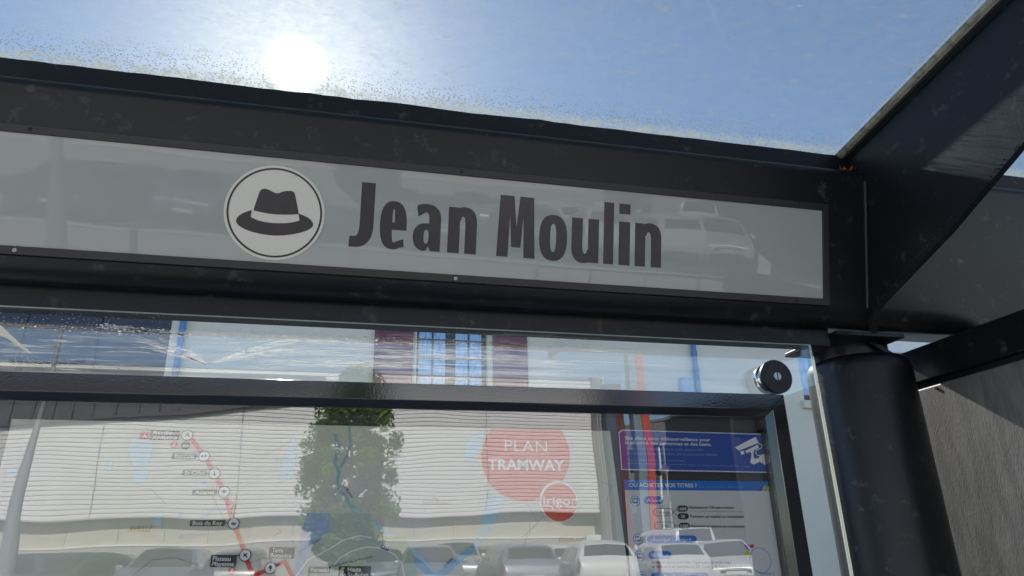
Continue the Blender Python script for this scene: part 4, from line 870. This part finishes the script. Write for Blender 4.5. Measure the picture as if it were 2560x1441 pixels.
# apartments further off
DA = 60.0
ap = thing('grey_apartment_block', V(.5, bot, DA), 'grey seam clad apartment building with stepped roofline and slim windows with white reveals', 'building')
SEAMG = mat('grey_seam_cladding', (0.21, 0.205, 0.20), 0.55, var=0.15, vs=.6); SEAML = mat('light_grey_cladding', (0.30, 0.30, 0.29), 0.6, var=0.12, vs=.6); CREAM = mat('cream_reveal', (0.80, 0.78, 0.70), 0.6); WG = mat('dark_window_glass', (0.03, 0.04, 0.05), 0.1)
blocks = [(.412, .4435, .1790, 0, SEAMG), (.4435, .462, .1810, -1.2, SEAML), (.462, .487, .1900, .9, SEAMG), (.487, .513, .1960, -.6, SEAMG), (.513, .541, .1900, 1.0, SEAML), (.541, .570, .1860, -.4, SEAML), (.570, .588, .1905, .6, CREAM)]
lowb = (ZL - H) / DA
for a0, a1, bt, off, m in blocks:
    p = V(a0, lowb, DA); q = V(a1, bt, DA); t = q.z
    bo = MB(); bo.hexa([(p.x, p.y - 9, ZL - .1), (q.x, p.y - 9, ZL - .1), (q.x, p.y + off, ZL - .1), (p.x, p.y - off, ZL - .1), (p.x, p.y - 9, t + .4), (q.x, p.y - 9, t + .4), (q.x, p.y + off, t), (p.x, p.y - off, t)])
    b_ = bo.build('facade_bay', m, ap)
    if m != CREAM:
        wdt = q.x - p.x; n = int(wdt / .32)
        sm_ = MB()
        for k in range(n):
            f_ = (k + .5) / n; xx = p.x + wdt * f_; yy = p.y - off + 2 * off * f_
            sm_.box((xx - .03, yy + .003, t - 3.0), (xx + .03, yy + .09, t - .02))
        so_ = sm_.build('standing_seams', m, b_); so_['kind'] = 'stuff'
        sm_ = MB(); sm_.hexa([(p.x, p.y - off - .2, t - .02), (q.x, p.y + off - .2, t - .02), (q.x, p.y + off + .14, t - .02), (p.x, p.y - off + .14, t - .02), (p.x, p.y - off - .2, t + .16), (q.x, p.y + off - .2, t + .16), (q.x, p.y + off + .14, t + .16), (p.x, p.y - off + .14, t + .16)]); sm_.build('parapet', m, b_)
        for r in range(4):
            for c in range(2):
                f_ = .26 + .46 * c + .06 * ((r * 7 + c * 3 + int(a0 * 500)) % 3 - 1); xx = p.x + wdt * f_; yy = p.y - off + 2 * off * f_; zz_ = t - 3.9 - r * 2.75
                wn = box('window', (xx - .32, yy - .25, zz_), (xx + .32, yy + .12 + abs(off) * .25, zz_ + 1.85), WG, b_)
                box('window_reveal', (xx + .33, yy - .25, zz_ - .05), (xx + .50, yy + .32 + abs(off) * .25, zz_ + 1.95), CREAM, wn)
dk = thing('dark_bronze_building', V(.66, bot, 34), 'plain dark bronze building standing right of the apartments', 'building')
p = V(.592, bot, 34); q = V(.80, .235, 34)
DBR = mat('dark_bronze_cladding', (0.030, 0.026, 0.026), .6, var=.2)
box('wall', (p.x, p.y, ZL - .1), (q.x, p.y - 8, q.z), DBR, dk)
for k in range(6): box('cladding_board', (p.x + .02, p.y + .001, ZL + .1 + k * 1.4), (q.x - .02, p.y + .05, ZL + .1 + k * 1.4 + 1.36), DBR, dk)

# lamp post on the far pavement
lp = thing('street_lamp', (-.377 * 14, MIR - 14, 0), 'tall tapered grey street lamp mast standing near the left before the cars', 'street lamp')
GALV = mat('galvanised_mast', (0.24, 0.25, 0.26), .5, var=.1)
lx, ly = -.377 * 14, MIR - 14
m = MB(); m.lathe((lx, ly, -.08), (0, 0, 1), [(0, .18), (1.6, .135), (3.0, .088), (4.4, .042), (8.0, .035)], 20); m.build('mast', GALV, lp)
m = MB(); m.tube([(lx, ly, 7.85), (lx, ly + .6, 8.1), (lx, ly + 1.4, 8.15)], .03, 8); arm = m.build('arm', GALV, lp)
m = MB(); m.lathe((lx, ly + 1.5, 8.07), (0, 0, 1), [(0, .2), (.05, .22), (.12, .12), (.16, .05)], 18); m.build('lamp_head', GALV, lp)

# stop post at the far platform
sx, sy = .638 * 13, MIR - 13
spst = thing('stop_information_post', (sx, sy, -.08), 'dark slim stop post with a slanted white timetable panel on far side', 'stop post')
box('post', (sx - .06, sy - .04, -.08), (sx + .06, sy + .04, .62), MATTBLACK, spst); box('lower_case', (sx - .17, sy - .05, .55), (sx + .17, sy + .05, .98), mat('post_grey', (.06, .065, .07), .5), spst)
poly3([(sx - .16, sy + .051, .985), (sx + .16, sy + .051, .985), (sx + .16, sy + .051, 1.26), (sx - .16, sy + .051, 1.42)], mat('white_panel', (.75, .75, .72), .6), 'timetable_panel', spst, (0, -.09, 0))
m = MB(); m.lathe((sx, sy + .05, .66), (0, 1, 0), [(0, .05), (.006, .05)], 18); m.build('red_badge', REDI, spst)
rl = thing('platform_railing', (4.2, MIR - 12.4, -.08), 'thin dark metal railing on the far pavement', 'railing')
for k in range(5):
    m = MB(); m.tube([(3.2 + 1.1 * k, MIR - 12.2, -.08), (3.2 + 1.1 * k, MIR - 12.2, .95)], .025, 8); m.build('upright', MATTBLACK, rl)
for z in (.5, .93):
    m = MB(); m.tube([(3.2, MIR - 12.2, z), (7.6, MIR - 12.2, z)], .02, 8); m.build('top_rail', MATTBLACK, rl)

# ------------------------------------------------------------------ tree
def tree(x, d, z0, h, wdt, label):
    t = thing('broadleaf_tree', (x, MIR - d, z0), label, 'tree')
    c = Vector((x, MIR - d, z0)); m = MB(); m.tube([c, c + Vector((.03, 0, h * .2)), c + Vector((-.03, 0, h * .45)), c + Vector((0, 0, h * .9))], [.13, .11, .08, .02], 10)
    for k in range(14):
        a = k * 2.4; zz2 = h * (.25 + .045 * k); r = wdt * .40 * math.sin(PI * min(1, .2 + .6 * (k / 14)))
        m.tube([c + Vector((0, 0, zz2)), c + Vector((r * .5 * math.cos(a), r * .5 * math.sin(a), zz2 + .35)), c + Vector((r * math.cos(a), r * math.sin(a), zz2 + .9))], [.04, .03, .01], 6)
    m.build('trunk', mat('bark', (.12, .09, .07), .9, var=.3, vs=8), t)
    LM = []
    for nm, col in (('leaf_light', (.19, .29, .065)), ('leaf_dark', (.07, .13, .032))):
        mm, tt, oo = nodes(nm); a = N(tt, 'ShaderNodeBsdfDiffuse'); a.inputs[0].default_value = c4(col); b = N(tt, 'ShaderNodeBsdfTranslucent'); b.inputs[0].default_value = c4((col[0] * 1.3, col[1] * 1.3, col[2])); s = N(tt, 'ShaderNodeMixShader'); s.inputs[0].default_value = .35; L(tt, a.outputs[0], s.inputs[1]); L(tt, b.outputs[0], s.inputs[2]); L(tt, s.outputs[0], oo.inputs[0]); LM.append(mm)
    m = MB(); cl_ = []
    for k in range(235):
        u = random.random(); zz2 = h * (.13 + .86 * u); rr = wdt * .5 * (math.sin(PI * (u * .80 + .14)) ** .8) * random.uniform(.35, 1.08); a = random.random() * 2 * PI
        cl_.append((c + Vector((rr * math.cos(a), rr * math.sin(a), zz2)), random.uniform(.25, .5)))
    for p, r in cl_:
        mi = 0 if random.random() < .5 else 1
        for j in range(115):
            v = Vector((random.gauss(0, 1), random.gauss(0, 1), random.gauss(0, 1))).normalized() * r * random.random() ** .4
            q = p + v; a = Vector((random.gauss(0, 1), random.gauss(0, 1), random.gauss(0, .6) - .6)).normalized(); b = a.cross(Vector((random.gauss(0, 1), random.gauss(0, 1), random.gauss(0, 1)))).normalized(); s = random.uniform(.05, .14)
            m.add([q - a * s, q + b * s * .45, q + a * s, q - b * s * .45], [(0, 1, 2, 3)], mi if random.random() < .8 else 1 - mi)
    cr = m.build('crown', LM, t, fix=False)
tree(.013 * 27, 27, ZL, 7.95, 3.25, 'green broadleaf tree rising from the car park before the white cladding')

# ------------------------------------------------------------------ cars
def carpaint(name, c, metal=.2): return mat('car_' + name, c, .42, metal, var=.02, spec=.6, coat=.5)
CG = mat('car_window_glass', (.018, .021, .024), .12, spec=.35); TY = mat('tyre_rubber', (.02, .02, .02), .85); RIM = mat('wheel_rim', (.45, .45, .46), .3, .8); HL = mat('headlamp_glass', (.45, .47, .50), .35, .1, spec=.6); TLR = mat('rear_lamp_red', (.22, .02, .02), .2); PLT = mat('number_plate_white', (.7, .7, .66), .5); GRL = mat('grille_black', (.02, .02, .02), .4); MCH = mat('car_chrome', (.6, .6, .62), .35, 1)
def car(px, d, yaw, paint, label, Lc=4.1, Wc=1.74, Hc=1.47, kind='hatch', group='cars parked in the raised car park', extra=None):
    Hc *= .97
    a_ = onY(px, 1400, 1.0).x; X, Y = a_ * d, MIR - d
    t = thing('parked_car', (X, Y, ZL + .004), label, 'car', group); t.rotation_euler = (0, 0, PI / 2 + math.radians(yaw))
    hl, hw = Lc / 2, Wc / 2; R = .31; kz = Hc / 1.47
    T = {'hatch': [(0, .72, .58), (.008, .84, .66), (.03, .92, .71), (.07, .96, .76), (.13, .985, .83), (.20, 1, .89), (.26, 1, .935), (.30, 1, 1.02), (.36, 1, 1.19), (.42, 1, 1.345), (.455, 1, 1.41), (.50, 1, 1.45), (.575, 1, 1.47), (.605, 1, 1.47), (.70, 1, 1.465), (.80, .99, 1.43), (.865, .98, 1.385), (.89, .975, 1.35), (.925, .965, 1.20), (.955, .95, 1.04), (.975, .93, .95), (.99, .90, .84), (1, .84, .62)],
         'suv': [(0, .76, .64), (.008, .86, .72), (.03, .93, .78), (.07, .97, .83), (.13, .99, .90), (.20, 1, .95), (.25, 1, .985), (.29, 1, 1.07), (.34, 1, 1.22), (.39, 1, 1.36), (.43, 1, 1.42), (.50, 1, 1.46), (.575, 1, 1.47), (.605, 1, 1.47), (.72, 1, 1.47), (.85, .99, 1.45), (.905, .985, 1.42), (.925, .98, 1.39), (.945, .975, 1.25), (.965, .965, 1.06), (.98, .95, .96), (.992, .92, .84), (1, .86, .62)],
         'van': [(0, .78, .60), (.008, .87, .68), (.03, .93, .74), (.06, .97, .79), (.10, .99, .84), (.13, 1, .88), (.15, 1, .92), (.18, 1, 1.02), (.23, 1, 1.18), (.28, 1, 1.33), (.31, 1, 1.39), (.36, 1, 1.44), (.45, 1, 1.47), (.48, 1, 1.47), (.72, 1, 1.47), (.88, .99, 1.46), (.95, .985, 1.45), (.962, .98, 1.43), (.972, .975, 1.28), (.982, .97, 1.08), (.988, .96, .97), (.995, .93, .84), (1, .88, .62)],
         'saloon': [(0, .72, .58), (.008, .84, .66), (.03, .92, .71), (.07, .96, .76), (.13, .985, .83), (.20, 1, .89), (.27, 1, .935), (.31, 1, 1.02), (.37, 1, 1.20), (.43, 1, 1.355), (.465, 1, 1.41), (.51, 1, 1.45), (.575, 1, 1.465), (.60, 1, 1.465), (.66, 1, 1.44), (.71, .99, 1.38), (.735, .985, 1.34), (.75, .98, 1.32), (.80, .97, 1.18), (.86, .96, 1.04), (.90, .95, 1.0), (.985, .91, .93), (1, .84, .66)]}[kind]
    beltz = .90 if kind != 'suv' else .96
    def ring(f, wf, top):
        w_ = hw * wf; bl = min(beltz, top - .03); g = max(0, min(1, (top - beltz) / (1.44 - beltz))); lo_ = .20 + .10 * (f < .02 or f > .98)
        wtop = .74 if kind != 'van' else .84
        def wd(h): return w_ * (.955 - (.955 - wtop) * max(0, min(1, (h - beltz) / (1.40 - beltz))) ** 1.15)
        z6 = bl + (top - bl) * .78; z7 = bl + (top - bl) * .95; x = hl - f * Lc
        P = [(w_ * .80, lo_), (w_ * .97, lo_ + .06), (w_, .42), (w_, min(.60, top - .08)), (w_ * .985, bl - (bl - .6) * .3 if bl > .62 else top - .05), (w_ * .955, bl), (wd(z6), z6), (wd(z7) * .93, z7), (w_ * (.50 - .05 * g), top), (0, top + .015)]
        return [Vector((x, y, z * kz)) for y, z in P]
    rows_ = [ring(*q) for q in T]; full = [[Vector((p.x, p.y, p.z)) for p in rw_] + [Vector((p.x, -p.y, p.z)) for p in reversed(rw_[:-1])] for rw_ in rows_]; nR = len(full[0])
    m = MB(); m.add([p for rw_ in full for p in rw_], [(i * nR + j, i * nR + j + 1, (i + 1) * nR + j + 1, (i + 1) * nR + j) for i in range(len(full) - 1) for j in range(nR - 1)] + [tuple(range(nR)), tuple((len(full) - 1) * nR + j for j in range(nR - 1, -1, -1))], 0, True)
    body = m.build('body', paint, t, local=True); body.data.set_sharp_from_angle(angle=math.radians(48))
    cen = Vector((0, 0, .55))
    def patch(nm, i0, i1, j0, j1, mt_, off=.006, sx=0, sy=0):
        """pane or lamp that follows the body between stations i0..i1 and ring points j0..j1"""
        vs = []; n1 = i1 - i0 + 1; n2 = j1 - j0 + 1
        for i in range(i0, i1 + 1):
            for j in range(j0, j1 + 1):
                p = full[i][j]; a_ = full[min(i + 1, i1 + 0)][j] - full[max(i - 1, i0)][j]; b__ = full[i][min(j + 1, j1)] - full[i][max(j - 1, j0)]; n = a_.cross(b__)
                n = n.normalized() if n.length > 1e-9 else Vector((0, 0, 1))
                if n.dot(p - cen) < 0: n = -n
                q = p.copy()
                u = (i - i0) / max(1, i1 - i0) - .5; v = (j - j0) / max(1, j1 - j0) - .5
                q = q - a_.normalized() * (sx * u * 2) - b__.normalized() * (sy * v * 2)
                vs.append(q + n * off)
        return MB().add(vs, [(i * n2 + j, i * n2 + j + 1, (i + 1) * n2 + j + 1, (i + 1) * n2 + j) for i in range(n1 - 1) for j in range(n2 - 1)], 0, True).build(nm, mt_, t, local=True, fix=False)
    patch('windscreen', 6, 10, 7, 11, CG, .006, .05, .04)
    patch('rear_window', 17, 19 if kind != 'saloon' else 19, 7, 11, CG, .006, .02, .07)
    for j0, j1 in ((5, 6), (12, 13)):
        patch('side_window', 8, 12, j0, j1, CG, .006, .03, .03)
        if kind != 'van': patch('side_window', 13, 16, j0, j1, CG, .006, .03, .03)
    for j0, j1 in ((4, 6), (12, 14)):
        patch('headlight', 1, 4, j0, j1, HL, .008, .02, .02); patch('rear_light', 19 if kind != 'saloon' else 20, 21, j0 - (j0 == 4), j1 + (j0 != 4), TLR, .010, .0, .02)
    for cx in (-hl + .72, hl - .78):
        for sy_ in (1, -1):
            m = MB(); m.lathe((cx, sy_ * (hw - .02), .32), (0, sy_, 0), [(0, .37), (.026, .365)], 24); m.build('wheel_arch', GRL, t, local=True)
            m = MB(); m.lathe((cx, sy_ * (hw - .18), .31), (0, sy_, 0), [(0, R - .02), (.03, R), (.19, R), (.215, R - .03)], 22); wv = m.build('wheel', TY, t, local=True)
            m = MB(); m.lathe((cx, sy_ * (hw + .03), .31), (0, sy_, 0), [(0, .20), (.012, .19), (.016, .05)], 14); m.build('rim', RIM, wv, local=True)
    for s_ in (1, -1):
        m = MB(); m.box((hl - .30 * Lc, s_ * (hw * .98), .93 * kz), (hl - .275 * Lc, s_ * (hw + .15), 1.06 * kz)); m.build('mirror', paint, t, local=True, bevel=.03)
        for dx in (.30, -.62): m = MB(); m.box((dx - .09, s_ * (hw * .975), .80 * kz), (dx + .09, s_ * (hw * 1.008), .83 * kz)); m.build('door_handle', GRL, t, local=True)
        for dx in (.80, -.15, -1.02): m = MB(); m.box((dx - .006, s_ * (hw * .97), .30), (dx + .006, s_ * (hw + .003), .86 * kz)); m.build('door_seam', GRL, t, local=True)
    m = MB(); m.box((hl - .12, -.40, .44), (hl + .010, .40, .54)); m.box((hl - .12, -.48, .28), (hl + .010, .48, .38)); m.build('grille', GRL, t, local=True, bevel=.02)
    m = MB(); m.box((hl - .05, -.26, .39), (hl + .020, .26, .49)); m.build('number_plate', PLT, t, local=True)
    m = MB(); m.box((-hl - .018, -.26, .52), (-hl + .05, .26, .62)); m.build('number_plate', PLT, t, local=True)
    m = MB(); m.box((-hl - .012, -hw * .70, .26), (-hl + .12, hw * .70, .42)); m.build('rear_bumper', GRL, t, local=True, bevel=.05)
    m = MB(); m.box((hl - .06, -.30, .555), (hl + .006, .30, .572)); m.build('bonnet_trim', MCH, t, local=True)
    f1 = hl - .455 * Lc
    if extra == 'roof_sign':
        m = MB(); m.box((f1 - .55, -.22, Hc - .01), (f1 - .40, .22, Hc + .15)); m.build('roof_sign', WFR, t, local=True, bevel=.03)
    return t
PW = carpaint('white', (.64, .64, .62), 0); PS = carpaint('silver', (.45, .46, .47), .5); PGD = carpaint('dark_grey', (.085, .09, .10), .4); PB = carpaint('blue_grey', (.20, .24, .30), .4); PBR = carpaint('brown_grey', (.17, .14, .13), .3); PGN = carpaint('dark_green', (.07, .10, .085), .3); PK = carpaint('black', (.015, .015, .018), .2)
car(45, 20.5, 62, PGD, 'dark grey estate car side-on beside the street lamp mast', 4.4, kind='suv')
car(195, 20.8, 24, PGN, 'dark green saloon nearest the lamp mast, facing the tracks at an angle', 4.5, 1.78, 1.45, 'saloon')
car(425, 21.3, 3, PB, 'blue grey people carrier facing the tracks, alone before the base wall', 4.3, 1.8, 1.56, 'suv')
car(140, 26.5, 20, PW, 'white hatchback parked behind the dark green saloon', kind='hatch')
car(280, 27.5, 170, PBR, 'brown grey hatchback in the back row behind the green saloon', kind='hatch')
car(430, 28.5, 0, PS, 'silver hatchback in the back row behind the blue grey people carrier', kind='hatch')
car(610, 24.5, 182, PGD, 'dark grey hatchback with its red rear lights to the tracks', Hc=1.5)
car(950, 27.5, -6, PB, 'blue grey hatchback below the tree, half hidden', kind='hatch')
car(1072, 20.8, 4, PB, 'slate blue low hatchback nearest the wall right of the tree', Hc=1.42)
car(1143, 27.0, 8, PS, 'silver off-road car with chrome front in the back row', 4.4, 1.8, 1.62, 'suv')
car(1235, 28.5, 175, PGD, 'dark grey estate in the back row beside the silver off-road car', 4.4, kind='suv')
car(1290, 20.8, 181, PB, 'blue grey hatchback with its rear to the tracks, second row gap', Hc=1.44)
car(1350, 26.8, 160, PW, 'white hatchback in the back row behind the blue grey one')
car(1482, 21.2, 186, PW, 'white hatchback with a small roof sign, rear to the tracks', 4.0, 1.76, 1.50, extra='roof_sign')
car(1655, 21.2, 184, PW, 'plain white hatchback, rear to the tracks, between two white cars')
car(1812, 21.8, 20, PW, 'white hatchback facing the tracks at the right end of the row', 4.05, 1.74, 1.46)
car(1675, 28.5, 178, PW, 'tall white van behind the row of white hatchbacks', 5.0, 1.95, 2.05, 'van')
car(1790, 27.5, 30, PS, 'silver hatchback behind the right end of the white row')
car(1930, 31.0, 170, PK, 'black hatchback with red rear lights beyond the lawn')
